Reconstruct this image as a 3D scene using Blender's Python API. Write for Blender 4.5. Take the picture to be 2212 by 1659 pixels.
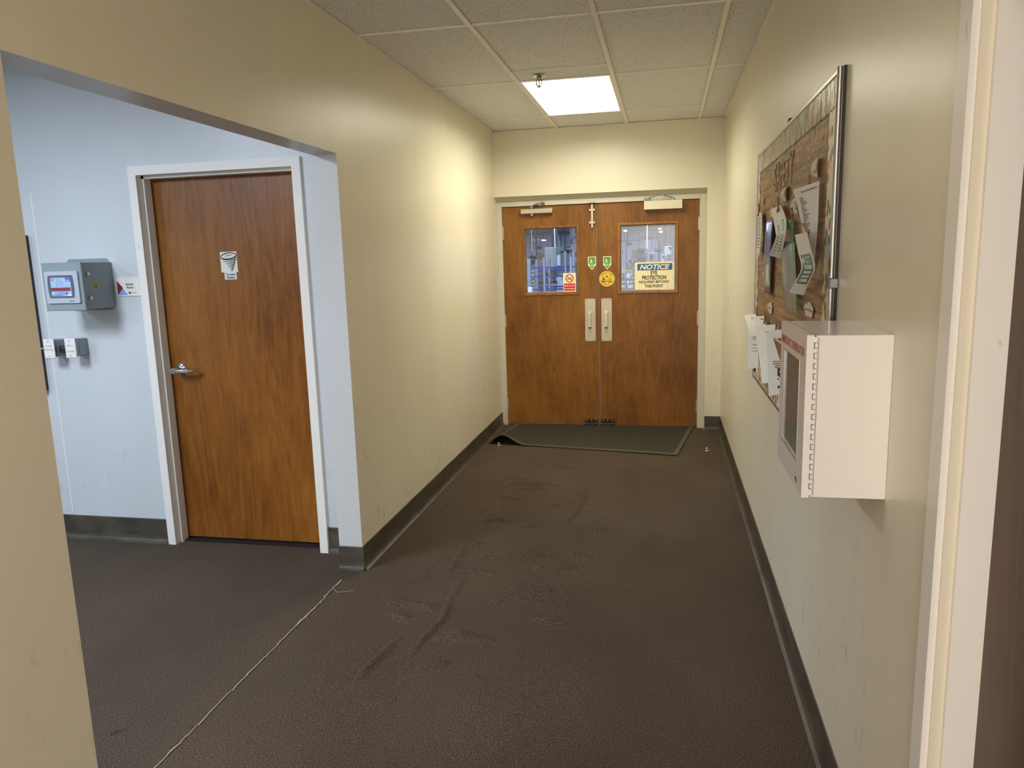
import bpy, bmesh, math, random
from mathutils import Vector, Matrix
random.seed(7)
C = bpy.context.scene.collection
sc = bpy.context.scene
for o in list(bpy.data.objects):
    bpy.data.objects.remove(o)

# ------------------------------------------------------------------ camera, world, lights, exposure
def basis(yaw, pitch, roll):
    sy, cy = math.sin(yaw), math.cos(yaw)
    f = Vector((-sy * math.cos(pitch), cy * math.cos(pitch), math.sin(pitch)))
    r = Vector((cy, sy, 0)); u = r.cross(f)
    return math.cos(roll) * r + math.sin(roll) * u, -math.sin(roll) * r + math.cos(roll) * u, f
cd = bpy.data.cameras.new('camera'); cam = bpy.data.objects.new('camera', cd); C.objects.link(cam)
_r, _u, _f = basis(0.2077081598934849, -0.1675354622535818, -0.029213371414500044)
M = Matrix((( _r.x, _u.x, -_f.x, 0), (_r.y, _u.y, -_f.y, 0), (_r.z, _u.z, -_f.z, 1.561), (0, 0, 0, 1)))
cam.matrix_world = M
cd.sensor_fit = 'HORIZONTAL'; cd.sensor_width = 36.0; cd.lens = 1590.108 / 2212 * 36.0
cd.clip_start = 0.02; cd.clip_end = 200
sc.camera = cam

w = bpy.data.worlds.new('world'); sc.world = w; w.use_nodes = True
w.node_tree.nodes['Background'].inputs[0].default_value = (0.6, 0.65, 0.75, 1)
w.node_tree.nodes['Background'].inputs[1].default_value = 0.05
sc.view_settings.view_transform = 'Standard'; sc.view_settings.look = 'None'
sc.view_settings.gamma = 1.0; sc.view_settings.use_curve_mapping = False
sc.view_settings.exposure = 0.12
try:
    sc.cycles.max_bounces = 10; sc.cycles.diffuse_bounces = 6; sc.cycles.transparent_max_bounces = 12
    sc.cycles.sample_clamp_indirect = 6.0
except Exception:
    pass

def area(name, loc, sx, sy, power, col):
    l = bpy.data.lights.new(name, 'AREA'); l.shape = 'RECTANGLE'; l.size = sx; l.size_y = sy
    l.energy = power; l.color = col
    o = bpy.data.objects.new(name, l); o.location = loc; C.objects.link(o); return o
LIGHT_PANEL = 2.2                                   # emission of the corridor troffer
area('hall_panel_light', (-0.2, -0.9, 2.66), 0.6, 1.2, 24.0, (1.0, 0.94, 0.92))
area('hall_panel_light.001', (-0.2, -2.8, 2.66), 0.6, 1.2, 66.0, (1.0, 0.94, 0.92))
_a = area('corridor_panel_light', (-0.633, 5.4805, 2.674), 0.55, 1.15, 27.5, (1.0, 0.965, 0.76)); _a.data.spread = math.radians(164)
rear_fill = area('rear_fill_light', (-0.35, -3.55, 1.15), 1.6, 2.1, 30.0, (1.0, 0.95, 0.98)); rear_fill.rotation_euler = (math.radians(90), 0, 0)  # unseen fill light added behind the camera to lift ceiling and near surfaces
area('side_room_panel_light', (-3.2, 1.2, 2.66), 0.6, 1.2, 100.0, (0.75, 0.85, 1.0))
area('side_room_panel_light.001', (-5.0, 0.0, 2.66), 0.6, 1.2, 70.0, (0.72, 0.84, 1.0))
for _i, (_x, _y) in enumerate(((-2.0, 12.0), (-2.6, 24.0), (-3.5, 40.0), (3.0, 30.0), (-9.0, 30.0), (-7.0, 47.0), (-1.5, 47.0))):
    area('shop_strip_light' if _i == 0 else 'shop_strip_light.%03d' % _i, (_x, _y, 3.22), 5.0, 6.0, 500.0, (0.64, 0.76, 1.0))

# ------------------------------------------------------------------ materials
def L(r, g, b):
    f = lambda c: (c / 255 / 12.92) if c / 255 <= 0.04045 else ((c / 255 + 0.055) / 1.055) ** 2.4
    return (f(r), f(g), f(b), 1.0)
def mat(name, col, rough=0.5, metal=0.0, emit=None, estr=0.0, coat=0.0):
    m = bpy.data.materials.new(name); m.use_nodes = True
    p = m.node_tree.nodes['Principled BSDF']
    p.inputs['Base Color'].default_value = col; p.inputs['Roughness'].default_value = rough
    p.inputs['Metallic'].default_value = metal
    if emit: p.inputs['Emission Color'].default_value = emit; p.inputs['Emission Strength'].default_value = estr
    if coat: p.inputs['Coat Weight'].default_value = coat; p.inputs['Coat Roughness'].default_value = 0.1
    return m
class NT:
    def __init__(s, m):
        s.t = m.node_tree; s.n = s.t.nodes; s.p = s.n['Principled BSDF']
        s.pos = s.n.new('ShaderNodeNewGeometry').outputs['Position']
    def link(s, a, b): s.t.links.new(a, b)
    def mapv(s, scale, loc=(0, 0, 0), rot=(0, 0, 0), src=None):
        n = s.n.new('ShaderNodeMapping'); n.inputs['Scale'].default_value = scale
        n.inputs['Location'].default_value = loc; n.inputs['Rotation'].default_value = rot
        s.link(src or s.pos, n.inputs['Vector']); return n.outputs[0]
    def noise(s, vec, scale=1.0, detail=3.0, rough=0.5, dist=0.0):
        n = s.n.new('ShaderNodeTexNoise'); n.inputs['Scale'].default_value = scale
        n.inputs['Detail'].default_value = detail; n.inputs['Roughness'].default_value = rough
        n.inputs['Distortion'].default_value = dist
        s.link(vec, n.inputs['Vector']); return n.outputs['Fac']
    def voro(s, vec, scale):
        n = s.n.new('ShaderNodeTexVoronoi'); n.inputs['Scale'].default_value = scale
        s.link(vec, n.inputs['Vector']); return n
    def ramp(s, fac, stops, interp='LINEAR'):
        n = s.n.new('ShaderNodeValToRGB'); e = n.color_ramp; e.interpolation = interp
        while len(e.elements) < len(stops): e.elements.new(0.5)
        for i, (p, c) in enumerate(stops):
            e.elements[i].position = p; e.elements[i].color = c if len(c) == 4 else (*c, 1)
        s.link(fac, n.inputs[0]); return n.outputs[0]
    def math(s, op, a, b=None, c=None):
        n = s.n.new('ShaderNodeMath'); n.operation = op
        for i, v in enumerate((a, b, c)):
            if v is None: continue
            if isinstance(v, (int, float)): n.inputs[i].default_value = v
            else: s.link(v, n.inputs[i])
        return n.outputs[0]
    def mix(s, fac, a, b, blend='MIX'):
        n = s.n.new('ShaderNodeMix'); n.data_type = 'RGBA'; n.blend_type = blend
        for i, v in ((0, fac), (6, a), (7, b)):
            if isinstance(v, (int, float)): n.inputs[i].default_value = v
            elif isinstance(v, tuple): n.inputs[i].default_value = v
            else: s.link(v, n.inputs[i])
        return n.outputs[2]
    def sep(s):
        n = s.n.new('ShaderNodeSeparateXYZ'); s.link(s.pos, n.inputs[0]); return n.outputs
    def bump(s, h, strength, dist=0.01):
        n = s.n.new('ShaderNodeBump'); n.inputs['Strength'].default_value = strength
        n.inputs['Distance'].default_value = dist; s.link(h, n.inputs['Height'])
        s.link(n.outputs[0], s.p.inputs['Normal'])
    def color(s, c): s.link(c, s.p.inputs['Base Color'])
BW = lambda v: (v, v, v, 1)

def wall_paint(name, col, patches=(), scuff=1.0):
    m = mat(name, col, 0.33); n = NT(m)
    big = n.noise(n.mapv((1.2, 1.2, 0.35)), 2.0, 4)
    c = n.mix(n.ramp(big, [(0.35, BW(0)), (0.7, BW(1))]), col, tuple(x * 0.93 for x in col[:3]) + (1,))
    x, y, z = n.sep()
    # rub marks and heel marks, thickest at trolley and shoe height
    lowz = n.ramp(z, [(0.1, BW(1)), (1.0, BW(0))])
    sp = n.ramp(n.noise(n.mapv((7, 7, 2.6)), 3.0, 5, 0.62), [(0.60, BW(0)), (0.72, BW(1))])
    sc_ = n.math('MULTIPLY', n.math('MULTIPLY', sp, lowz), 0.55 * scuff)
    c = n.mix(sc_, c, L(92, 84, 72))
    fine = n.ramp(n.noise(n.mapv((40, 40, 12), (3, 1, 2)), 1.0, 3, 0.6), [(0.70, BW(0)), (0.76, BW(1))])
    c = n.mix(n.math('MULTIPLY', fine, n.math('MULTIPLY', lowz, 0.6 * scuff)), c, L(70, 62, 52))
    for (py, pz, ry, rz) in patches:      # bare filler patches with ragged edges
        dy = n.math('DIVIDE', n.math('SUBTRACT', y, py), ry); dz = n.math('DIVIDE', n.math('SUBTRACT', z, pz), rz)
        d = n.math('ADD', n.math('MULTIPLY', dy, dy), n.math('MULTIPLY', dz, dz))
        d = n.math('ADD', d, n.math('MULTIPLY', n.noise(n.mapv((6, 6, 3)), 1.5, 3), 0.9))
        c = n.mix(n.ramp(d, [(0.9, BW(0.75)), (1.25, BW(0))]), c, L(226, 216, 212))
    n.color(c)
    n.bump(n.noise(n.mapv((1, 1, 1)), 140.0, 3), 0.10, 0.004)
    return m
def wood(name, dark, mid, light, seed=0.0, figure=1.0, rough=0.36):
    m = mat(name, mid, rough); n = NT(m)
    v = n.mapv((7.0, 7.0, 0.75), (seed, 0, seed * 0.7))
    rings = n.math('PINGPONG', n.math('MULTIPLY', n.noise(v, 0.8, 2.5, 0.45, 0.7), 16.0), 1.0)
    fib = n.noise(n.mapv((260, 260, 5.0), (seed, 0, 0)), 1.0, 3, 0.6)
    blot = n.noise(n.mapv((2.6, 2.6, 1.3), (seed * 2, 0, 3)), 1.0, 4, 0.55)
    f = n.math('ADD', n.math('MULTIPLY', rings, 0.22 * figure), n.math('MULTIPLY', fib, 0.42))
    f = n.math('ADD', f, n.math('MULTIPLY', blot, 0.50 - 0.12 * figure))
    swirl = n.noise(n.mapv((14, 14, 5), (seed, 1, 2)), 1.0, 4, 0.6, 1.6)
    f = n.math('ADD', f, n.math('MULTIPLY', swirl, 0.22)); f = n.math('SUBTRACT', f, 0.05)
    n.p.inputs['Specular IOR Level'].default_value = 0.3
    c = n.ramp(f, [(0.34, dark), (0.52, mid), (0.78, light)])
    # small pale chips and rubs low on the leaf
    x, y, z = n.sep()
    low = n.ramp(z, [(0.10, BW(1)), (0.75, BW(0))])
    chip = n.ramp(n.noise(n.mapv((34, 34, 20), (seed, 2, 1)), 1.0, 2, 0.5), [(0.735, BW(0)), (0.77, BW(1))])
    c = n.mix(n.math('MULTIPLY', chip, n.math('MULTIPLY', low, 0.75)), c, L(196, 170, 138))
    n.color(c); n.bump(fib, 0.06, 0.002)
    return m
WALL = L(232, 224, 203)
m_wall = wall_paint('wall_paint_cream', WALL)
m_wall_left = wall_paint('wall_paint_cream_filler', WALL, ((5.67, 0.66, 0.34, 0.34), (6.60, 1.28, 0.10, 0.30)), 0.8)
m_wall_cool_lit = wall_paint('wall_paint_cool_lit', L(208, 212, 214), (), 0.35)  # wall paint copy with the side room's cool light put into its colour
m_frame = mat('frame_enamel_white', L(238, 235, 228), 0.38)
_n = NT(m_frame); _n.color(_n.mix(_n.ramp(_n.noise(_n.mapv((30, 30, 14)), 1.0, 4, 0.6), [(0.68, BW(0)), (0.75, BW(0.6))]), L(238, 235, 228), L(150, 138, 120)))
m_frame_far = mat('frame_enamel_grey', L(205, 200, 182), 0.42)
m_base = mat('vinyl_base_brown', L(54, 50, 44), 0.45)
_n = NT(m_base); _n.color(_n.ramp(_n.noise(_n.mapv((6, 6, 14)), 1.0, 4, 0.6), [(0.35, L(60, 55, 47)), (0.7, L(90, 82, 69))]))
m_carpet = mat('carpet_brown', L(80, 70, 62), 0.95)
n = NT(m_carpet)
sp = n.noise(n.mapv((1, 1, 1)), 210.0, 3, 0.8)
c = n.ramp(sp, [(0.32, L(40, 33, 28)), (0.47, L(76, 65, 55)), (0.58, L(100, 87, 74)), (0.70, L(148, 132, 114))])
wear = n.noise(n.mapv((1.1, 0.7, 1)), 1.6, 4, 0.55)
c = n.mix(1.0, c, n.ramp(wear, [(0.3, BW(0.80)), (0.7, BW(1.06))]), 'MULTIPLY')
spot = n.ramp(n.noise(n.mapv((9, 9, 1), (4, 2, 0)), 1.0, 3, 0.5), [(0.70, BW(0)), (0.78, BW(0.55))])
c = n.mix(spot, c, L(36, 29, 26)); n.color(c); n.bump(sp, 0.45, 0.005)
n.p.inputs['Specular IOR Level'].default_value = 0.12
m_tile = mat('ceiling_tile_fissured', L(198, 188, 166), 0.95)
n = NT(m_tile)
pin = n.noise(n.mapv((1, 0.55, 1), (0, 0, 0), (0, 0, 0.5)), 115.0, 3, 0.62)
c = n.ramp(pin, [(0.335, L(164, 162, 157)), (0.40, L(232, 233, 232)), (0.7, L(237, 238, 237))]); n.color(c)
n.bump(n.ramp(pin, [(0.32, BW(0)), (0.40, BW(1))]), 0.5, 0.004)
n.p.inputs['Specular IOR Level'].default_value = 0.1
m_tee = mat('grid_tee_enamel', L(246, 242, 230), 0.4)
m_deck = mat('deck_grey', L(120, 116, 108), 0.9)
m_panel = mat('light_diffuser', L(255, 255, 255), 0.4, 0, (1.0, 0.96, 0.76, 1), LIGHT_PANEL)
m_white = mat('white_enamel', L(236, 233, 226), 0.35)
m_doorA = wood('door_veneer_birch', L(84, 50, 14), L(130, 84, 30), L(164, 114, 52), 0.0, 0.22)
m_doorB = wood('door_veneer_birch_red', L(80, 46, 14), L(126, 80, 30), L(160, 110, 52), 5.3, 0.22)
m_doorC = wood('door_veneer_cathedral', L(92, 52, 16), L(132, 80, 28), L(160, 106, 44), 9.1, 0.4)
m_doorD = wood('door_veneer_dark', L(54, 33, 18), L(76, 48, 28), L(96, 64, 40), 13.7, 0.6)
m_bead = wood('glazing_bead_wood', L(104, 66, 26), L(150, 102, 48), L(180, 132, 74), 3.3, 0.3)
m_metal = mat('satin_aluminium', L(196, 190, 172), 0.34, 0.75)
m_plate = mat('pull_plate_aluminium', L(206, 198, 174), 0.45, 0.55)
m_chrome = mat('brushed_chrome', L(200, 202, 206), 0.22, 1.0)
m_dmetal = mat('dark_bracket_metal', L(52, 50, 44), 0.4, 0.7)
m_black = mat('black_print', L(22, 20, 22), 0.6)
m_cream = mat('sign_cream', L(250, 238, 196), 0.4)
m_closer = mat('closer_cream_cover', L(226, 218, 192), 0.35)
m_blue = mat('sign_blue', L(20, 104, 168), 0.4)
m_red = mat('sign_red', L(206, 34, 34), 0.4)
m_green = mat('sticker_green', L(92, 160, 70), 0.4)
m_green_d = mat('sticker_dark_green', L(44, 100, 44), 0.4)
m_yellow = mat('sticker_yellow', L(236, 200, 62), 0.4)
m_orange = mat('sticker_orange', L(226, 152, 62), 0.4)
m_paper = mat('paper_white', L(226, 222, 214), 0.7)
m_ink = mat('paper_ink_grey', L(84, 82, 84), 0.7)
m_ink_dark = mat('paper_ink_black', L(24, 24, 28), 0.7)
m_teal = mat('paper_teal', L(66, 116, 108), 0.6)
m_aed = mat('cabinet_white_powdercoat', L(240, 234, 228), 0.17)
m_aed.node_tree.nodes['Principled BSDF'].inputs['Specular IOR Level'].default_value = 0.6
m_aed_in = mat('cabinet_liner', L(120, 112, 106), 0.6)
m_kraft = mat('kraft_board', L(150, 112, 78), 0.7)
m_kraft_edge = mat('kraft_board_edge', L(224, 188, 164), 0.6)
m_peg = mat('clothespin_wood', L(150, 114, 80), 0.6)
m_hmi = mat('control_box_grey', L(138, 150, 156), 0.45)
m_hmi_side = m_hmi
m_bezel = mat('bezel_silver', L(186, 192, 202), 0.35, 0.2)
m_bezel_d = mat('bezel_charcoal', L(84, 96, 106), 0.4)
m_galv = mat('galvanised_steel', L(140, 146, 150), 0.32, 0.85)
m_mat = mat('rubber_mat_ribbed', L(58, 56, 44), 0.75)
n = NT(m_mat); n.color(n.ramp(n.noise(n.mapv((1, 1, 1)), 90.0, 4, 0.7), [(0.3, L(40, 39, 31)), (0.6, L(58, 56, 45)), (0.75, L(88, 84, 70))]))
m_mat_edge = mat('rubber_mat_border', L(84, 80, 66), 0.7)
m_thread = mat('carpet_seam_thread', L(196, 186, 164), 0.9)
m_alu = mat('board_frame_aluminium', L(172, 170, 166), 0.28, 0.9)

def glass(name, tint, gloss_rough=0.02, haze=0.0, ior=1.5, hcol=(0.8, 0.84, 0.95, 1)):
    m = bpy.data.materials.new(name); m.use_nodes = True
    t = m.node_tree; t.nodes.clear()
    out = t.nodes.new('ShaderNodeOutputMaterial'); tr = t.nodes.new('ShaderNodeBsdfTransparent')
    gl = t.nodes.new('ShaderNodeBsdfGlossy'); mx = t.nodes.new('ShaderNodeMixShader'); fr = t.nodes.new('ShaderNodeFresnel')
    fr.inputs[0].default_value = ior; tr.inputs[0].default_value = tint; gl.inputs['Roughness'].default_value = gloss_rough
    t.links.new(fr.outputs[0], mx.inputs[0]); t.links.new(tr.outputs[0], mx.inputs[1]); t.links.new(gl.outputs[0], mx.inputs[2])
    last = mx.outputs[0]
    if haze:
        df = t.nodes.new('ShaderNodeBsdfDiffuse'); df.inputs[0].default_value = hcol
        m2 = t.nodes.new('ShaderNodeMixShader'); m2.inputs[0].default_value = haze
        t.links.new(last, m2.inputs[1]); t.links.new(df.outputs[0], m2.inputs[2]); last = m2.outputs[0]
    t.links.new(last, out.inputs[0]); return m
m_glass = glass('door_glass', (0.94, 0.97, 0.98, 1))
m_film = glass('pouch_film', (0.95, 0.95, 0.93, 1), 0.15, 0.12, 1.15)
m_pane = glass('cabinet_pane', (0.80, 0.78, 0.76, 1), 0.06, 0.16, 1.5, (0.82, 0.72, 0.60, 1))

# ------------------------------------------------------------------ mesh helpers
class Fr:                                    # a flat frame: a to the right, b up, d towards the room
    def __init__(s, o, r, u, n): s.o, s.r, s.u, s.n = map(Vector, (o, r, u, n))
    def p(s, a, b, d=0.0): return s.o + s.r * a + s.u * b + s.n * d
def front(y, x=0.0, z=0.0): return Fr((x, y, z), (1, 0, 0), (0, 0, 1), (0, -1, 0))
def right(x, y=0.0, z=0.0): return Fr((x, y, z), (0, -1, 0), (0, 0, 1), (-1, 0, 0))
class MB:
    def __init__(s): s.bm = bmesh.new()
    def box(s, x0, x1, y0, y1, z0, z1, bev=0.0, seg=1):
        M_ = Matrix.Translation(((x0 + x1) / 2, (y0 + y1) / 2, (z0 + z1) / 2)) @ Matrix.Diagonal((abs(x1 - x0), abs(y1 - y0), abs(z1 - z0), 1))
        r = bmesh.ops.create_cube(s.bm, size=1.0, matrix=M_)
        if bev > 0:
            es = list({e for v in r['verts'] for e in v.link_edges})
            bmesh.ops.bevel(s.bm, geom=es, offset=bev, segments=seg, affect='EDGES', profile=0.5)
        return s
    def fbox(s, f, a0, a1, b0, b1, d0, d1, bev=0.0, seg=1):
        P, Q = f.p(a0, b0, d0), f.p(a1, b1, d1)
        return s.box(min(P.x, Q.x), max(P.x, Q.x), min(P.y, Q.y), max(P.y, Q.y), min(P.z, Q.z), max(P.z, Q.z), bev, seg)
    def face(s, pts, smooth=False):
        fc = s.bm.faces.new([s.bm.verts.new(p) for p in pts]); fc.smooth = smooth; return s
    def prism(s, f, pts, d0, d1):            # outline (a,b) extruded between depths d0 < d1
        A = [s.bm.verts.new(f.p(a, b, d1)) for a, b in pts]; B = [s.bm.verts.new(f.p(a, b, d0)) for a, b in pts]
        s.bm.faces.new(A); s.bm.faces.new(B[::-1])
        for i in range(len(pts)):
            j = (i + 1) % len(pts); s.bm.faces.new((A[i], B[i], B[j], A[j]))
        return s
    def sweep(s, prof, p0, p1, r, u):        # closed profile [(a,b)] along p0->p1 in axes r,u
        p0, p1, r, u = map(Vector, (p0, p1, r, u))
        A = [s.bm.verts.new(p0 + r * a + u * b) for a, b in prof]; B = [s.bm.verts.new(p1 + r * a + u * b) for a, b in prof]
        s.bm.faces.new(A); s.bm.faces.new(B[::-1])
        for i in range(len(prof)):
            j = (i + 1) % len(prof); s.bm.faces.new((A[i], B[i], B[j], A[j]))
        return s
    def cyl(s, p0, p1, r0, r1=None, n=16, caps=True):
        p0, p1 = Vector(p0), Vector(p1); r1 = r0 if r1 is None else r1
        d = (p1 - p0).normalized(); a = d.orthogonal().normalized(); b = d.cross(a)
        ring = lambda c, r: [s.bm.verts.new(c + (a * math.cos(t) + b * math.sin(t)) * r) for t in [2 * math.pi * i / n for i in range(n)]]
        A, B = ring(p0, r0), ring(p1, r1)
        for i in range(n):
            fc = s.bm.faces.new((A[i], A[(i + 1) % n], B[(i + 1) % n], B[i])); fc.smooth = True
        if caps:
            if r0 > 1e-6: s.bm.faces.new(ring(p0, r0)[::-1])
            if r1 > 1e-6: s.bm.faces.new(ring(p1, r1))
        return s
    def tube(s, pts, r, n=8):
        pts = [Vector(p) for p in pts]; rings = []
        for i, p in enumerate(pts):
            d = (pts[min(i + 1, len(pts) - 1)] - pts[max(i - 1, 0)]).normalized()
            ref = Vector((0, 0, 1)) if abs(d.z) < 0.9 else Vector((1, 0, 0))
            a = d.cross(ref).normalized(); b = d.cross(a)
            rings.append([s.bm.verts.new(p + (a * math.cos(2 * math.pi * k / n) + b * math.sin(2 * math.pi * k / n)) * r) for k in range(n)])
        for A, B in zip(rings, rings[1:]):
            for k in range(n):
                fc = s.bm.faces.new((A[k], A[(k + 1) % n], B[(k + 1) % n], B[k])); fc.smooth = True
        s.bm.faces.new(rings[0][::-1]); s.bm.faces.new(rings[-1]); return s
    def lathe(s, prof, c, axis, n=20):       # profile (radius, height) about axis through c
        c, ax = Vector(c), Vector(axis).normalized(); a = ax.orthogonal().normalized(); b = ax.cross(a); rings = []
        for r, h in prof:
            rings.append([s.bm.verts.new(c + ax * h + (a * math.cos(2 * math.pi * k / n) + b * math.sin(2 * math.pi * k / n)) * max(r, 1e-5)) for k in range(n)])
        for A, B in zip(rings, rings[1:]):
            for k in range(n):
                fc = s.bm.faces.new((A[k], A[(k + 1) % n], B[(k + 1) % n], B[k])); fc.smooth = True
        return s
    def grid(s, rows, smooth=True):
        V = [[s.bm.verts.new(p) for p in r] for r in rows]
        for A, B in zip(V, V[1:]):
            for i in range(len(A) - 1):
                fc = s.bm.faces.new((A[i], A[i + 1], B[i + 1], B[i])); fc.smooth = smooth
        return s
    def add(s, name, m, parent=None, **kw):
        bm = s.bm
        if parent is None:
            xs = [v.co for v in bm.verts]
            lo = Vector([min(v[i] for v in xs) for i in range(3)]); hi = Vector([max(v[i] for v in xs) for i in range(3)])
            org = Vector(((lo.x + hi.x) / 2, (lo.y + hi.y) / 2, lo.z))
        else:
            org = WL[parent.name]
        bmesh.ops.translate(bm, verts=bm.verts, vec=-org)
        bmesh.ops.recalc_face_normals(bm, faces=bm.faces)
        me = bpy.data.meshes.new(name); bm.to_mesh(me); bm.free()
        me.materials.append(m)
        o = bpy.data.objects.new(name, me); C.objects.link(o)
        if parent is None: o.location = org
        else: o.parent = parent
        WL[o.name] = org
        if name in ('scratch', 'lettering' if name == 'lettering' and m in (m_ink,) else '', 'buttons', 'icons', 'text_lines', 'print', 'white_boxes', 'edge_binding', 'header_band', 'white_sheet', 'screw_heads', 'knuckle_joints'): o['kind'] = 'stuff'
        for k, v in kw.items(): o[k] = v
        return o
WL = {}
def empty(name, loc, **kw):
    o = bpy.data.objects.new(name, None); o.empty_display_size = 0.05; C.objects.link(o); o.location = loc
    WL[o.name] = Vector(loc)
    for k, v in kw.items(): o[k] = v
    return o
def thing(name, loc, label, category, group=None):
    o = empty(name, loc, label=label, category=category)
    if group: o['group'] = group
    return o
def tag(o, label, category, group=None):
    o['label'] = label; o['category'] = category
    if group: o['group'] = group
    return o
ST = dict(kind='structure')

_fcache = {}
def glyphs(txt, bold=0.0, shear=0.0):
    k = (txt, bold, shear)
    if k not in _fcache:
        cu = bpy.data.curves.new('t', 'FONT'); cu.body = txt; cu.size = 1.0; cu.offset = bold; cu.shear = shear; cu.resolution_u = 3
        ob = bpy.data.objects.new('t', cu); C.objects.link(ob)
        dg = bpy.context.evaluated_depsgraph_get(); me = bpy.data.meshes.new_from_object(ob.evaluated_get(dg))
        _fcache[k] = ([(v.co.x, v.co.y) for v in me.vertices], [list(p.vertices) for p in me.polygons])
        bpy.data.objects.remove(ob); bpy.data.curves.remove(cu); bpy.data.meshes.remove(me)
    return _fcache[k]
def text(mb, fmap, txt, a0, a1, b0, b1, bold=0.0, shear=0.0):
    vs, fs = glyphs(txt, bold, shear)
    x0, x1 = min(v[0] for v in vs), max(v[0] for v in vs); y0, y1 = min(v[1] for v in vs), max(v[1] for v in vs)
    V = [mb.bm.verts.new(fmap(a0 + (x - x0) / (x1 - x0) * (a1 - a0), b0 + (y - y0) / (y1 - y0) * (b1 - b0))) for x, y in vs]
    for f in fs:
        try: mb.bm.faces.new([V[i] for i in f])
        except ValueError: pass
    return mb
def on(f, d): return lambda a, b: f.p(a, b, d)
def disc(cx, cy, rx, ry=None, n=28, a0=0.0, a1=2 * math.pi):
    ry = rx if ry is None else ry
    return [(cx + rx * math.cos(a0 + (a1 - a0) * i / n), cy + ry * math.sin(a0 + (a1 - a0) * i / n)) for i in range(n)]
def ribbon(mb, fmap, pts, wd):               # flat drawn stroke; wd a number or a list
    n_ = len(pts); ws = wd if isinstance(wd, list) else [wd] * n_; rows = []
    for i, (x, y) in enumerate(pts):
        ax, ay = pts[max(i - 1, 0)]; bx_, by_ = pts[min(i + 1, n_ - 1)]
        l = math.hypot(bx_ - ax, by_ - ay) or 1; nx, ny = -(by_ - ay) / l, (bx_ - ax) / l
        rows.append([fmap(x + nx * ws[i] / 2, y + ny * ws[i] / 2), fmap(x - nx * ws[i] / 2, y - ny * ws[i] / 2)])
    return mb.grid(rows, False)
def walker(mb, fm, cx, cy, h, flip=1):       # pedestrian pictogram
    q = lambda x, y: (cx + flip * x * h, cy + y * h)
    mb.face([fm(*q(*p)) for p in disc(0.0, 0.88, 0.10, n=12)])
    ribbon(mb, fm, [q(0.0, 0.76), q(-0.02, 0.42)], 0.20 * h)
    ribbon(mb, fm, [q(0.0, 0.44), q(0.10, 0.22), q(0.26, 0.0)], 0.11 * h)
    ribbon(mb, fm, [q(-0.03, 0.44), q(-0.10, 0.22), q(-0.22, 0.0)], 0.11 * h)
    ribbon(mb, fm, [q(-0.03, 0.72), q(-0.20, 0.55), q(-0.16, 0.42)], 0.08 * h)
    ribbon(mb, fm, [q(0.03, 0.72), q(0.17, 0.56), q(0.26, 0.48)], 0.08 * h)

# ------------------------------------------------------------------ the setting
XL, XR, YF, YD, ZC = -1.518, 0.484, 6.664, 6.754, 2.678
YE, YN, ZH, TH = 3.354, 1.543, 2.0765, 0.126
YB = 3.555                                    # back wall of the side room
def inwards(poly, a, b): return poly

wr = [[(-0.98, 3.092), (-0.962, 2.98), (-0.956, 2.882), (-0.984, 2.732), (-1.004, 2.594)], [(-1.089, 3.889), (-1.074, 3.531), (-1.073, 3.372)], [(-0.979, 3.311), (-0.98, 3.092)], [(-1.092, 2.698), (-1.135, 2.465), (-1.137, 2.371)], [(-1.266, 3.029), (-1.138, 3.016), (-1.004, 2.99)], [(-1.19, 2.91), (-1.109, 2.875)], [(-1.038, 3.403), (-0.804, 3.385)], [(-0.989, 3.598), (-0.861, 3.588)], [(-0.843, 3.661), (-0.569, 3.655)], [(-0.653, 3.495), (-0.563, 3.474)], [(-0.496, 3.699), (-0.374, 3.704)], [(-0.713, 3.254), (-0.548, 3.243)], [(-0.782, 3.106), (-0.594, 3.159), (-0.496, 3.162)], [(-0.597, 2.964), (-0.418, 2.943)], [(-0.922, 2.741), (-0.679, 2.743)], [(-0.897, 2.78), (-0.797, 2.783)], [(-0.941, 2.526), (-0.827, 2.544)], [(-1.087, 4.13), (-0.899, 4.161)], [(-0.832, 4.08), (-0.707, 4.086)], [(-0.386, 4.079), (-0.312, 4.065)], [(-1.091, 4.877), (-0.738, 4.907)], [(-1.036, 4.754), (-0.768, 4.808)], [(-1.108, 5.027), (-0.963, 4.996)], [(-0.881, 5.34), (-0.642, 5.342)], [(-1.129, 4.585), (-0.912, 4.567)], [(-0.715, 4.465), (-0.647, 4.461)], [(-0.568, 4.16), (-0.531, 4.387), (-0.51, 4.614), (-0.561, 4.832)], [(-0.545, 3.492), (-0.424, 3.553)], [(-1.047, 3.731), (-0.993, 3.799)]]
SEG = []
for k, pl in enumerate(wr):
    amp = (0.021, 0.014, 0.010, 0.017)[k] if k < 4 else 0.019
    ln_ = [math.dist(pl[i], pl[i + 1]) for i in range(len(pl) - 1)]; tot = sum(ln_); acc = 0.0
    for i in range(len(pl) - 1):
        SEG.append((pl[i], pl[i + 1], amp, 0.011 if k < 4 else 0.012, acc / tot, (acc + ln_[i]) / tot)); acc += ln_[i]
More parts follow.
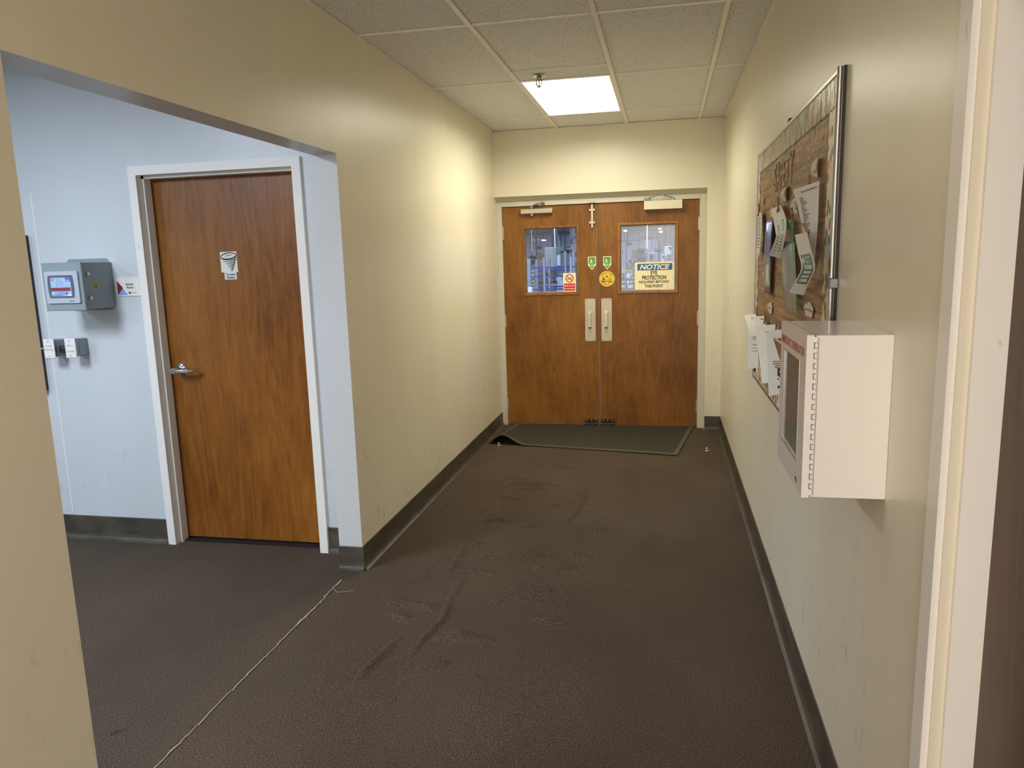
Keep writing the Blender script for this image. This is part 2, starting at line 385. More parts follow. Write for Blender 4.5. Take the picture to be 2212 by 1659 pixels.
def carpet_h(x, y):
    best = 0.0
    for (a, b, amp, sg, f0, f1) in SEG:
        if not (min(a[0], b[0]) - 0.12 < x < max(a[0], b[0]) + 0.12 and min(a[1], b[1]) - 0.12 < y < max(a[1], b[1]) + 0.12): continue
        dx, dy = b[0] - a[0], b[1] - a[1]; l2 = dx * dx + dy * dy
        t = ((x - a[0]) * dx + (y - a[1]) * dy) / l2; tc = min(1, max(0, t))
        d2 = (x - a[0] - tc * dx) ** 2 + (y - a[1] - tc * dy) ** 2
        # the fold leans: steep on the camera side, long on the far side
        side = 1.0 if (y - a[1] - tc * dy) < 0 or abs(dy) > abs(dx) else 1.5
        best = max(best, amp * math.sin(math.pi * min(1, max(0, 0.04 + 0.92 * (f0 + (f1 - f0) * tc)))) ** 0.7 * math.exp(-d2 / (2 * (sg * side) ** 2)))
    return best + 0.0008 * math.sin(x * 5.1 + 1) * math.sin(y * 3.3)
mb = MB()
gx = [-1.45 + 0.0095 * i for i in range(136)]; gy = [1.95 + 0.0095 * i for i in range(372)]
mb.grid([[(x, y, carpet_h(x, y)) for x in gx] for y in gy])
X0, X1, Y0, Y1 = gx[0], gx[-1], gy[0], gy[-1]
def fq(x0, x1, y0, y1): mb.face([(x0, y0, 0), (x1, y0, 0), (x1, y1, 0), (x0, y1, 0)])
fq(-6.0, X0, -3.6, 6.9); fq(X1, 1.0, -3.6, 6.9); fq(X0, X1, -3.6, Y0); fq(X0, X1, Y1, 6.9)
floor = mb.add('floor', m_carpet, **ST)
# frayed seam between the two carpets
mb = MB(); ys = 0.9
while ys < 3.14:
    ln = random.uniform(0.05, 0.16)
    if random.random() < 0.97:
        for q in range(random.choice((1, 1, 2))):
            jx = random.uniform(-0.004, 0.004)
            mb.tube([(-1.578 + jx + random.uniform(-0.003, 0.003), ys + ln * t, 0.003 + 0.001 * random.random()) for t in (0, 0.3, 0.6, 1.0)], random.uniform(0.0014, 0.0024), 5)
    ys += ln * 0.97
mb.tube([(-1.575, 3.12, 0.003), (-1.545, 3.085, 0.004), (-1.50, 3.10, 0.004), (-1.47, 3.115, 0.003)], 0.0008, 5)
mb.add('carpet_seam', m_thread, floor)

mb = MB()                                     # left corridor wall with the wide opening
mb.box(XL - TH, XL, YE, 6.9, 0, ZC + 0.1); mb.box(XL - TH, XL, YN - 0.003, YE, ZH, ZC + 0.1); mb.box(XL - TH, XL, -3.6, YN, 0, ZC + 0.1)
wl = mb.add('wall_left', m_wall_left, **ST); wl.data.materials.append(m_wall_cool_lit)
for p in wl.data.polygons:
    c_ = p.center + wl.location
    if (p.normal.y < -0.9 and abs(c_.y - YE) < 0.01) or (p.normal.z < -0.9 and abs(c_.z - ZH) < 0.01) or p.normal.x < -0.9: p.material_index = 1  # end face, soffit and side-room face take the cool-light colour
mb = MB(); mb.box(XR, XR + 0.14, 1.36, 6.9, 0, ZC + 0.1); mb.box(XR, XR + 0.14, 0.36, 1.36, 2.05, ZC + 0.1); mb.box(XR, XR + 0.14, -3.6, 0.36, 0, ZC + 0.1)
mb.add('wall_right', m_wall, **ST)
mb = MB(); mb.box(XL - 0.02, XR + 0.02, YF, YF + 0.16, 2.118, ZC + 0.1); mb.box(0.345, XR + 0.02, YF, YF + 0.16, 0, 2.118)
mb.box(-6.0, XL - TH + 0.01, YF, YF + 0.16, 0, 3.3); mb.box(XR + 0.1, 7.0, YF, YF + 0.16, 0, 3.3); mb.box(-6.0, 7.0, YF + 0.05, YF + 0.16, ZC + 0.02, 3.3)
mb.add('wall_far', m_wall, **ST)
mb = MB(); mb.box(-6.0, 1.0, -3.7, -3.6, 0, ZC + 0.1); mb.add('wall_rear', m_wall, **ST)
mb = MB(); mb.box(-6.0, -2.79, YB, YB + 0.12, 0, ZC + 0.1); mb.box(-1.805, XL - 0.02, YB, YB + 0.12, 0, ZC + 0.1); mb.box(-2.79, -1.805, YB, YB + 0.12, 2.10, ZC + 0.1)
mb.add('wall_side_room', m_wall_cool_lit, **ST)
mb = MB(); mb.box(-6.1, -6.0, -3.6, YB, 0, ZC + 0.1); mb.add('wall_side_room_left', m_wall_cool_lit, **ST)
mb = MB(); mb.box(-3.430, -3.423, YB - 0.0012, YB + 0.01, 0.16, 2.0); mb.add('trim_1', m_white, **ST)

# ceiling: deck, lay-in tiles and grid tees, each its own piece
mb = MB(); mb.box(-6.0, XR + 0.1, -3.6, 6.9, ZC + 0.10, ZC + 0.14); ceil = mb.add('ceiling', m_deck, **ST)
mb = MB(); mb.box(-6.0, XL - TH - 0.001, -3.6, YB, ZC, ZC + 0.03); mb.add('ceiling_side_room', m_tile, **ST)
GX = [XL, -0.934, -0.332, 0.270, XR]
GY = [6.08 - 1.199 * k for k in range(0, 8)]
rows = [(YF, GY[0])] + [(GY[k], GY[k + 1]) for k in range(7)]
rows[-1] = (rows[-1][0], max(rows[-1][1], -3.6))
for i in range(4):
    for k, (ya, yb) in enumerate(rows):
        cells = [(ya, yb)]
        if i == 1 and k == 1: continue                                # the light fitting fills this cell
        if i == 1 and k == 2: cells = [(ya, 4.637), (4.637, yb)]      # cut tile holding the sprinkler
        for (a, b) in cells:
            j = random.uniform(0.007, 0.011)
            MB().box(GX[i] + 0.004, GX[i + 1] - 0.004, b + 0.004, a - 0.004, ZC + j, ZC + j + 0.018, 0.0015).add('ceiling_tile', m_tile, ceil)
def tee(x0, x1, y0, y1, z=0.0):
    mb = MB(); mb.box(x0, x1, y0, y1, ZC - 0.001 + z, ZC + 0.0045 + z, 0.0006)
    if x1 - x0 < y1 - y0: mb.box((x0 + x1) / 2 - 0.003, (x0 + x1) / 2 + 0.003, y0, y1, ZC + 0.004, ZC + 0.04)
    else: mb.box(x0, x1, (y0 + y1) / 2 - 0.003, (y0 + y1) / 2 + 0.003, ZC + 0.004, ZC + 0.04)
    mb.add('grid_tee', m_tee, ceil)
for gxv in GX[1:4]: tee(gxv - 0.012, gxv + 0.012, -3.5, YF)
for gyv in GY[:-1]:
    for i in range(4): tee(GX[i] + (0.012 if i else 0.0), GX[i + 1] - (0.012 if i < 3 else 0.0), gyv - 0.007, gyv + 0.007, 0.0008)
tee(GX[1] + 0.012, GX[2] - 0.012, 4.630, 4.644, 0.0008)
for (x0, x1, y0, y1) in ((XL, XL + 0.016, -3.5, YF), (XR - 0.016, XR, -3.5, YF), (XL, XR, YF - 0.016, YF)):
    MB().box(x0, x1, y0, y1, ZC + 0.0, ZC + 0.0035).add('wall_angle', m_tee, ceil)

# vinyl cove bases
COVE = [(0, 0), (0.024, 0), (0.024, 0.003), (0.012, 0.010), (0.006, 0.022), (0.004, 0.035), (0.004, 0.125), (0.002, 0.128), (0, 0.128)]
mb = MB(); mb.sweep(COVE, (XL, YE, 0), (XL, YF + 0.06, 0), (1, 0, 0), (0, 0, 1)); mb.add('baseboard_left', m_base, **ST)
mb = MB(); mb.sweep(COVE, (XL - TH - 0.004, YE, 0), (XL + 0.006, YE, 0), (0, -1, 0), (0, 0, 1)); mb.add('baseboard_left_end', m_base, **ST)
mb = MB(); mb.sweep(COVE, (XL, -3.5, 0), (XL, YN, 0), (1, 0, 0), (0, 0, 1)); mb.add('baseboard_left_near', m_base, **ST)
mb = MB(); mb.sweep(COVE, (XR, 1.425, 0), (XR, YF, 0), (-1, 0, 0), (0, 0, 1)); mb.add('baseboard_right', m_base, **ST)
mb = MB(); mb.sweep(COVE, (0.348, YF, 0), (XR - 0.004, YF, 0), (0, -1, 0), (0, 0, 1)); mb.add('baseboard_far', m_base, **ST)
COVE2 = [(a, b * 1.14) for a, b in COVE]
mb = MB(); mb.sweep(COVE2, (-6.0, YB, 0), (-2.792, YB, 0), (0, -1, 0), (0, 0, 1)); mb.add('baseboard_side_room', m_base, **ST)
mb = MB(); mb.sweep(COVE2, (-1.80, YB, 0), (XL - TH, YB, 0), (0, -1, 0), (0, 0, 1)); mb.add('baseboard_side_room_corner', m_base, **ST)

# ------------------------------------------------------------------ door_1: flush door in the side room
d1 = empty('door_1', (-2.30, 3.66, 0), **ST)
mb = MB(); mb.box(-2.742, -1.858, 3.640, 3.684, 0.014, 2.055, 0.002); leaf = mb.add('leaf', m_doorC, d1)
def jamb(prof, a, b, name='door_frame', m=m_frame, parent=None, r=(1, 0, 0), u=(0, 1, 0)):
    return MB().sweep(prof, a, b, r, u).add(name, m, parent)
# rabbeted steel section: face, reveal, stop, second rabbet
PJ = [(0, 0), (0.047, 0), (0.047, 0.042), (0.062, 0.042), (0.062, 0.096), (0.047, 0.096), (0.047, 0.150), (0, 0.150)]
fr1 = MB().sweep(PJ, (-2.793, 3.538, 0), (-2.793, 3.538, 2.0565), (1, 0, 0), (0, 1, 0)).add('frame_jamb', m_frame, d1)
MB().sweep(PJ, (-1.803, 3.538, 0), (-1.803, 3.538, 2.0565), (-1, 0, 0), (0, 1, 0)).add('frame_jamb', m_frame, d1)
MB().sweep(PJ, (-2.793, 3.538, 2.1035), (-1.803, 3.538, 2.1035), (0, 0, -1), (0, 1, 0)).add('frame_head', m_frame, d1)
MB().box(-2.745, -1.855, 3.60, 3.70, 0.0, 0.008).add('threshold', m_black, d1)
lv = MB(); lv.lathe([(0.0, 0.020), (0.012, 0.020), (0.016, 0.014), (0.028, 0.010), (0.034, 0.004), (0.034, 0.0)], (-2.667, 3.640, 1.010), (0, -1, 0), 28)
lv = lv.add('lever_handle', m_chrome, d1)
mb = MB(); mb.cyl((-2.667, 3.625, 1.010), (-2.667, 3.575, 1.006), 0.0115, 0.0105, 16)
mb.cyl((-2.667, 3.594, 1.006), (-2.667, 3.564, 1.006), 0.0155, 0.0155, 20)
mb.tube([(-2.667, 3.578, 1.006), (-2.63, 3.573, 1.005), (-2.59, 3.574, 1.003), (-2.565, 3.584, 1.003), (-2.548, 3.603, 1.004)], 0.0085, 12)
mb.box(-2.664, -2.574, 3.566, 3.582, 0.992, 1.014, 0.004, 2)
mb.add('lever', m_chrome, lv)
MB().cyl((-2.667, 3.565, 1.006), (-2.667, 3.562, 1.006), 0.009, 0.009, 16).add('key_cylinder', m_galv, lv)

# ------------------------------------------------------------------ far double doors
tr = empty('trim_2', (-0.592, 6.72, 0), **ST)        # steel frame of the double doors
MB().box(-1.518, -1.470, 6.735, 6.82, 0, 2.0775, 0.002).add('frame_jamb', m_frame_far, tr)
MB().box(0.288, 0.345, 6.735, 6.82, 0, 2.0775, 0.002).add('frame_jamb', m_frame_far, tr)
MB().box(-1.4695, 0.2875, 6.735, 6.82, 2.034, 2.0775, 0.002).add('frame_head', m_frame_far, tr)
MB().sweep([(6.6655, 2.1178), (6.737, 2.079), (6.819, 2.079), (6.819, 2.1178)], (-1.5175, 0, 0), (0.3445, 0, 0), (0, 1, 0), (0, 0, 1)).add('soffit', m_frame_far, tr)
MB().box(-1.47, 0.288, 6.80, 6.83, 2.015, 2.034).add('door_stop', m_frame_far, tr)

def leafdoor(name, x0, x1, g, bead, m):
    gx0, gx1, gz0, gz1 = g; z0, z1, y0, y1 = 0.012, 2.030, YD, YD + 0.044
    root = empty(name, ((x0 + x1) / 2, YD + 0.022, 0), **ST)
    mb = MB(); mb.box(x0, gx0, y0, y1, z0, z1); mb.box(gx1, x1, y0, y1, z0, z1); mb.box(gx0, gx1, y0, y1, z0, gz0); mb.box(gx0, gx1, y0, y1, gz1, z1)
    mb.add('leaf', m, root)
    MB().box(gx0 - 0.001, gx1 + 0.001, y0 + 0.019, y0 + 0.025, gz0 - 0.001, gz1 + 0.001).add('glass_pane', m_glass, root)
    bx0, bx1, bz0, bz1 = bead; f = front(YD); i0, i1, j0, j1 = gx0 + 0.003, gx1 - 0.003, gz0 + 0.003, gz1 - 0.003
    def bd(o0, o1, in1, in0):                          # mitred bead, bevelled towards the glass
        mb = MB(); q = lambda p, d: f.p(p[0], p[1], d)
        A = [q(o0, 0), q(o1, 0), q(in1, -0.018), q(in0, -0.018)]; B = [q(o0, 0.009), q(o1, 0.009)]
        mid = lambda o, i: (o[0] * 0.35 + i[0] * 0.65, o[1] * 0.35 + i[1] * 0.65)
        B += [q(mid(o1, in1), 0.009), q(mid(o0, in0), 0.009)]
        mb.face(B); mb.face([A[0], A[1], B[1], B[0]]); mb.face([B[3], B[2], A[2], A[3]]); mb.face(A[::-1]); mb.face([A[1], A[2], B[2], B[1]]); mb.face([A[0], B[0], B[3], A[3]])
        bmesh.ops.remove_doubles(mb.bm, verts=mb.bm.verts, dist=1e-5)
        return mb.add('glazing_bead', m_bead, root)
    O = [(bx0, bz0), (bx1, bz0), (bx1, bz1), (bx0, bz1)]; I = [(i0, j0), (i1, j0), (i1, j1), (i0, j1)]
    for k in range(4):
        b = bd(O[k], O[(k + 1) % 4], I[(k + 1) % 4], I[k])
        sc_ = MB()
        for t in (0.25, 0.75):
            px = O[k][0] + (O[(k + 1) % 4][0] - O[k][0]) * t; pz = O[k][1] + (O[(k + 1) % 4][1] - O[k][1]) * t
            cx_, cz_ = (bx0 + bx1) / 2, (bz0 + bz1) / 2
            if k in (0, 2): pz += 0.008 if pz < cz_ else -0.008
            else: px += 0.008 if px < cx_ else -0.008
            sc_.cyl((px, YD - 0.0085, pz), (px, YD - 0.0100, pz), 0.0042, 0.0042, 10)
        sc_.add('screw_heads', m_black, b)
    return root
d2 = leafdoor('door_2', -1.468, -0.5945, (-1.262, -0.790, 1.252, 1.828), (-1.283, -0.770, 1.228, 1.852), m_doorA)
d3 = leafdoor('door_3', -0.5895, 0.285, (-0.394, 0.082, 1.252, 1.828), (-0.419, 0.105, 1.230, 1.852), m_doorB)
def pull(root, cx):
    x0, x1, z0, z1 = cx - 0.048, cx + 0.048, 0.799, 1.188
    pl = MB().box(x0, x1, YD - 0.0028, YD, z0, z1, 0.001).add('pull_plate', m_plate, root)
    mb = MB(); xh = cx - 0.002; pts = [(xh, YD - 0.002, 1.068), (xh, YD - 0.032, 1.068), (xh, YD - 0.044, 1.056), (xh, YD - 0.044, 0.934), (xh, YD - 0.032, 0.922), (xh, YD - 0.002, 0.922)]
    R_ = [[Vector(p) + Vector((dx, 0, 0)) for p in pts] for dx in (-0.0125, 0.0125)]
    N_ = [(0, 0.0, 0.004), (0, -0.003, 0.004), (0, -0.004, 0.002), (0, -0.004, -0.002), (0, -0.003, -0.004), (0, 0.0, -0.004)]
    outer = [[p + Vector(nn) for p, nn in zip(r, N_)] for r in R_]; inner = [[p - Vector(nn) for p, nn in zip(r, N_)] for r in R_]
    for r in (outer, inner): mb.grid([r[0], r[1]], False)
    for s_ in (0, 1): mb.grid([outer[s_], inner[s_]], False)
    bmesh.ops.remove_doubles(mb.bm, verts=mb.bm.verts, dist=1e-6)
    mb.add('pull_handle', m_metal, pl)
    for sx in (-0.037, 0.037):
        for sz in (z0 + 0.011, (z0 + z1) / 2, z1 - 0.011):
            MB().cyl((cx + sx, YD - 0.0027, sz), (cx + sx, YD - 0.0040, sz), 0.0036, 0.003, 10).add('screw', m_dmetal, pl)
pull(d2, -0.672); pull(d3, -0.524)
def hinge(root, x, z0, z1):
    h = MB(); n_ = 5; L_ = (z1 - z0) / n_
    for k in range(n_): h.cyl((x, YD - 0.006, z0 + k * L_ + 0.0006), (x, YD - 0.006, z0 + (k + 1) * L_ - 0.0006), 0.0068, 0.0068, 12)
    h.cyl((x, YD - 0.006, z1), (x, YD - 0.006, z1 + 0.007), 0.005, 0.002, 10); h.cyl((x, YD - 0.006, z0 - 0.006), (x, YD - 0.006, z0), 0.002, 0.005, 10)
    h.box(x - 0.012, x + 0.012, YD - 0.004, YD - 0.001, z0, z1); h.add('hinge', m_metal, root)
for z0, z1 in ((1.745, 1.858), (0.937, 1.050), (0.138, 0.262)): hinge(d2, -1.471, z0, z1)
for z0, z1 in ((1.768, 1.880), (0.937, 1.062), (0.140, 0.260)): hinge(d3, 0.2885, z0, z1)
# door closers
c = MB(); c.box(-1.288, -0.997, 6.700, YD, 1.962, 2.006, 0.006, 2)
for zz in (1.974, 1.984, 1.994): c.box(-1.270, -1.012, 6.6985, 6.702, zz - 0.0012, zz + 0.0012)
c = c.add('door_closer', m_metal, d2)
MB().cyl((-1.187, 6.72, 1.945), (-1.187, 6.72, 1.964), 0.013, 0.015, 14).add('spindle_cap', m_metal, c)
mb = MB(); mb.cyl((-1.187, 6.72, 2.004), (-1.187, 6.72, 2.030), 0.012, 0.012, 14); mb.box(-1.200, -1.172, 6.708, 6.734, 2.014, 2.030, 0.002)
mb.tube([(-1.187, 6.72, 2.026), (-1.150, 6.70, 2.040), (-1.132, 6.696, 2.044)], 0.007, 8); mb.tube([(-1.150, 6.696, 2.036), (-1.115, 6.69, 2.048), (-1.088, 6.70, 2.050), (-1.080, 6.725, 2.050)], 0.0085, 8)
mb.cyl((-1.118, 6.690, 2.036), (-1.118, 6.690, 2.058), 0.009, 0.009, 12); mb.box(-1.100, -1.068, 6.722, 6.735, 2.040, 2.060, 0.002); mb.add('closer_arm', m_galv, c)
c = MB(); c.box(-0.187, 0.139, 6.690, YD, 1.956, 2.030, 0.0025, 1); c = c.add('door_closer', m_closer, d3)
mb = MB(); mb.box(-0.185, -0.140, 6.712, 6.736, 2.042, 2.060, 0.002); mb.tube([(-0.145, 6.71, 2.052), (-0.09, 6.69, 2.068), (-0.040, 6.68, 2.078)], 0.0042, 8)
mb.tube([(-0.040, 6.68, 2.076), (0.01, 6.695, 2.064), (0.052, 6.71, 2.052)], 0.0042, 8); mb.cyl((-0.040, 6.68, 2.064), (-0.040, 6.68, 2.098), 0.0065, 0.003, 10)
mb.box(0.036, 0.068, 6.70, 6.730, 2.028, 2.054, 0.004, 1); mb.add('closer_arm', m_galv, c)
# surface bolt on the left leaf with its keeper on the frame
b = MB().box(-0.6555, -0.6355, YD - 0.016, YD - 0.002, 1.822, 2.028, 0.003, 2).add('surface_bolt', m_metal, d2)
for z in (1.976, 1.866): MB().box(-0.672, -0.619, YD - 0.019, YD, z - 0.010, z + 0.010, 0.0015).add('bolt_guide', m_metal, b)
MB().cyl((-0.6455, YD - 0.010, 1.824), (-0.6455, YD - 0.010, 1.812), 0.009, 0.005, 12).add('bolt_knob', m_metal, b)
MB().box(-0.671, -0.620, 6.712, 6.737, 2.036, 2.054, 0.002).add('bolt_keeper', m_metal, tr)
# kick-down latches at the meeting edges
def kick(root, x0, x1):
    k = MB(); k.box(x0, x1, YD - 0.004, YD, 0.035, 0.067, 0.001); k = k.add('floor_latch', m_dmetal, root)
    mb = MB(); mb.box(x0 + 0.004, x1 - 0.004, YD - 0.030, YD - 0.002, 0.020, 0.033, 0.003); mb.box(x0 + 0.004, x0 + 0.022, YD - 0.034, YD - 0.02, 0.011, 0.030, 0.003); mb.box(x1 - 0.022, x1 - 0.004, YD - 0.034, YD - 0.02, 0.011, 0.030, 0.003)
    mb.add('latch_foot', m_dmetal, k)
    for t in (0.16, 0.5, 0.84): MB().lathe([(0.006, 0), (0.0055, 0.002), (0.003, 0.0035), (0, 0.004)], (x0 + (x1 - x0) * t, YD - 0.004, 0.055), (0, -1, 0), 10).add('screw', m_metal, k)
kick(d2, -0.733, -0.612); kick(d3, -0.584, -0.459)

# ------------------------------------------------------------------ door_4: near door in the right wall
d4 = empty('door_4', (0.56, 0.85, 0), **ST)
MB().box(0.556, 0.60, 0.40, 1.372, 0.01, 2.035, 0.002).add('leaf', m_doorD, d4)
PK = [(1.420, 0.472), (1.366, 0.472), (1.366, 0.503), (1.350, 0.503), (1.350, 0.560), (1.42, 0.560)]
MB().sweep([(y, x) for y, x in PK], (0, 0, 0), (0, 0, 2.0), (0, 1, 0), (1, 0, 0)).add('frame_jamb', m_frame, d4)
MB().box(0.472, 0.56, 0.30, 1.42, 2.0, 2.06, 0.002).add('frame_head', m_frame, d4)
MB().box(0.472, 0.56, 0.30, 0.355, 0, 2.0, 0.002).add('frame_jamb', m_frame, d4)
MB().sweep([(1.451, 0.485), (1.446, 0.4815), (1.421, 0.4785), (1.4205, 0.490)], (0, 0, 0.128), (0, 0, 2.4), (0, 1, 0), (1, 0, 0)).add('trim_3', m_frame, None, **ST)

# ------------------------------------------------------------------ ceiling fittings
t = thing('ceiling_light', (-0.633, 5.4805, ZC), 'bright white recessed panel light in the corridor ceiling grid', 'ceiling light')
MB().box(-0.914, -0.352, 4.896, 6.065, ZC + 0.001, ZC + 0.006).add('diffuser', m_panel, t)
for (x0, x1, y0, y1) in ((-0.926, -0.912, 4.884, 6.077), (-0.354, -0.340, 4.884, 6.077), (-0.914, -0.352, 4.884, 4.898), (-0.914, -0.352, 6.063, 6.077)):
    MB().box(x0, x1, y0, y1, ZC - 0.0005, ZC + 0.012, 0.001).add('frame_rail', m_white, t)
MB().box(-0.925, -0.341, 4.885, 6.076, ZC + 0.012, ZC + 0.09).add('housing', m_white, t)
t = thing('fire_sprinkler', (-0.775, 4.755, ZC), 'small chrome pendent fire sprinkler beside the ceiling light', 'sprinkler')
MB().lathe([(0.0, -0.012), (0.014, -0.012), (0.022, -0.010), (0.036, -0.004), (0.037, 0.0)], (-0.775, 4.755, ZC - 0.001), (0, 0, 1), 28).add('escutcheon', m_chrome, t)
mb = MB(); mb.cyl((-0.775, 4.755, ZC - 0.012), (-0.775, 4.755, ZC - 0.026), 0.012, 0.010, 14)
for s_ in (-1, 1): mb.tube([(-0.775 + s_ * 0.010, 4.755, ZC - 0.02), (-0.775 + s_ * 0.0175, 4.755, ZC - 0.032), (-0.775 + s_ * 0.017, 4.755, ZC - 0.048), (-0.775 + s_ * 0.009, 4.755, ZC - 0.060), (-0.775, 4.755, ZC - 0.066)], 0.0034, 8)
mb.add('frame_arms', m_galv, t)
MB().cyl((-0.775, 4.755, ZC - 0.024), (-0.775, 4.755, ZC - 0.062), 0.0028, 0.0028, 8).add('glass_bulb', mat('sprinkler_bulb', L(120, 60, 50), 0.2), t)
MB().lathe([(0.0, 0.0), (0.012, 0.001), (0.012, 0.003), (0.0, 0.003)], (-0.775, 4.755, ZC - 0.069), (0, 0, 1), 16).add('deflector', m_chrome, t)

# ------------------------------------------------------------------ rubber mat with its lifted corner
BL, BR, TR_, TL_ = Vector((-1.482, 5.985, 0)), Vector((0.099, 5.743, 0)), Vector((0.255, 6.745, 0)), Vector((-1.385, 6.745, 0))
def mat_pt(u, v):
    p = (BL * (1 - u) + BR * u) * (1 - v) + (TL_ * (1 - u) + TR_ * u) * v
    hump = 0.0
    if u < 0.21: hump = 0.5 - 0.5 * math.cos(2 * math.pi * (u / 0.21) ** 0.72)
    p.z = 0.012 + 0.078 * hump * max(0.0, 1 - v * 1.25) ** 1.3 + 0.0015 * math.sin(u * 9 + v * 2)
    p.y += 0.012 * math.sin(u * math.pi) * (1 - v)
    return p
t = thing('door_mat', (-0.65, 6.25, 0.0), 'ribbed black rubber mat with a lifted corner before the double doors', 'mat')
mb = MB(); NU, NV = 212, 36; U0, U1, V0, V1 = 0.022, 0.978, 0.045, 0.985
mb.grid([[mat_pt(U0 + (U1 - U0) * i / NU, V0 + (V1 - V0) * j / NV) + Vector((0, 0, -0.0005 if (i // 2) % 2 else -0.0042)) for i in range(NU + 1)] for j in range(NV + 1)], False)
mb.add('ribbed_field', m_mat, t)
def border(us, vs):
    mb = MB(); top = [[mat_pt(u, v) for u in us] for v in vs]; bot = [[p - Vector((0, 0, 0.008)) for p in r] for r in top]
    mb.grid(top); mb.grid([r[::-1] for r in bot])
    mb.grid([top[0], bot[0]]); mb.grid([top[-1], bot[-1]]); mb.grid([[r[0] for r in top], [r[0] for r in bot]]); mb.grid([[r[-1] for r in top], [r[-1] for r in bot]])
    mb.add('border', m_mat_edge, t)
lin = lambda a, b, n: [a + (b - a) * i / n for i in range(n + 1)]
border(lin(0, 1, 90), lin(0, V0, 3)); border(lin(0, U0, 2), lin(V0, 1, 24)); border(lin(U1, 1, 2), lin(V0, 1, 24))
mb = MB(); mb.grid([[mat_pt(u, v) - Vector((0, 0, 0.009)) for u in lin(0.005, 0.995, 90)] for v in lin(0.01, 1, 12)]); mb.add('backing', m_black, t)

def catch(x, y, label):
    t = thing('floor_catch', (x, y, 0.0), label, 'door catch', 'floor catches for the double doors')
    MB().lathe([(0.0, 0.006), (0.012, 0.005), (0.015, 0.002), (0.016, 0.0)], (x, y, 0.0005), (0, 0, 1), 16).add('base', m_metal, t)
    mb = MB(); mb.lathe([(0.0, 0.027), (0.007, 0.025), (0.010, 0.019), (0.009, 0.012), (0.005, 0.006)], (x, y, 0.0), (0, 0, 1), 14)
    mb.tube([(x + 0.006, y - 0.01, 0.006), (x + 0.016, y - 0.014, 0.007), (x + 0.024, y - 0.006, 0.012)], 0.003, 8); mb.add('roller', m_metal, t)
catch(-1.383, 5.945, 'small metal door catch on the carpet in front of the mat hump')
catch(0.334, 5.935, 'small metal door catch on the carpet near the right baseboard')

# ------------------------------------------------------------------ signs and stickers on the double doors
GY_ = YD + 0.019
t = thing('notice_sign', (-0.098, GY_ - 0.004, 1.256), 'cream NOTICE eye protection sign with blue header on the right door glass', 'sign')
f = front(GY_ - 0.002)
def rrect(a0, a1, b0, b1, r, n=4):
    pts = []
    for cx_, cy_, s_ in ((a1 - r, b1 - r, 0), (a0 + r, b1 - r, 1), (a0 + r, b0 + r, 2), (a1 - r, b0 + r, 3)):
        pts += [(cx_ + r * math.cos(math.pi / 2 * (s_ + k / n)), cy_ + r * math.sin(math.pi / 2 * (s_ + k / n))) for k in range(n + 1)]
    return pts
def panel(t, f, pts, m, d0=0.0, d1=0.002, name='panel', parent=None): return MB().prism(f, pts, d0, d1).add(name, m, parent or t)
def flat(t, f, polys, m, d, name): 
    mb = MB()
    for p in polys: mb.face([f.p(a, b, d) for a, b in p])
    return mb.add(name, m, t)
panel(t, f, rrect(-0.269, 0.073, 1.260, 1.503, 0.008), m_cream)
flat(t, f, [rrect(-0.248, 0.058, 1.430, 1.489, 0.004)], m_blue, 0.0026, 'header_band')
text(MB(), on(f, 0.0032), 'NOTICE', -0.226, 0.036, 1.437, 1.482, 0.03, 0.25).add('lettering', m_cream, t)
mb = MB()
for s_, a0, a1, b0, b1 in (('EYE', -0.130, -0.072, 1.392, 1.426), ('PROTECTION', -0.206, 0.006, 1.347, 1.384), ('REQUIRED BEYOND', -0.233, 0.031, 1.312, 1.339), ('THIS POINT', -0.183, -0.021, 1.276, 1.304)):
    text(mb, on(f, 0.0026), s_, a0, a1, b0, b1, 0.028)
mb.add('lettering', m_black, t)
flat(t, f, [[(0.019, 1.264), (0.0205, 1.264), (0.020, 1.30), (0.0192, 1.30)], [(0.0195, 1.385), (0.0205, 1.385), (0.020, 1.425), (0.0196, 1.425)]], m_ink, 0.0026, 'scratch')

t = thing('no_smoking_sign', (-0.86, GY_ - 0.004, 1.25), 'small cream no smoking sign with red lower half on the left door glass', 'sign')
panel(t, f, rrect(-0.919, -0.801, 1.2545, 1.424, 0.004), m_cream)
flat(t, f, [rrect(-0.913, -0.809, 1.263, 1.329, 0.005)], m_red, 0.0026, 'red_panel')
mb = MB(); cx_, cz_ = -0.860, 1.376
ribbon(mb, on(f, 0.0032), [(cx_ + 0.034 * math.cos(q), cz_ + 0.034 * math.sin(q)) for q in lin(0, 2 * math.pi, 32)], 0.008)
ribbon(mb, on(f, 0.0034), [(cx_ - 0.024, cz_ + 0.024), (cx_ + 0.024, cz_ - 0.024)], 0.007); mb.add('prohibition_ring', m_red, t)
mb = MB(); mb.face([f.p(a, b, 0.0028) for a, b in ((-0.887, 1.367), (-0.842, 1.367), (-0.842, 1.373), (-0.887, 1.373))])
ribbon(mb, on(f, 0.0028), [(-0.839, 1.371), (-0.834, 1.380), (-0.841, 1.388), (-0.838, 1.398)], 0.003); ribbon(mb, on(f, 0.0028), [(-0.847, 1.377), (-0.852, 1.386), (-0.847, 1.396)], 0.003)
mb.add('cigarette', m_black, t)
mb = MB(); text(mb, on(f, 0.0032), 'Thank You For', -0.909, -0.814, 1.302, 1.317, 0.02); text(mb, on(f, 0.0032), 'Not Smoking', -0.909, -0.812, 1.273, 1.290, 0.02); mb.add('lettering', m_cream, t)

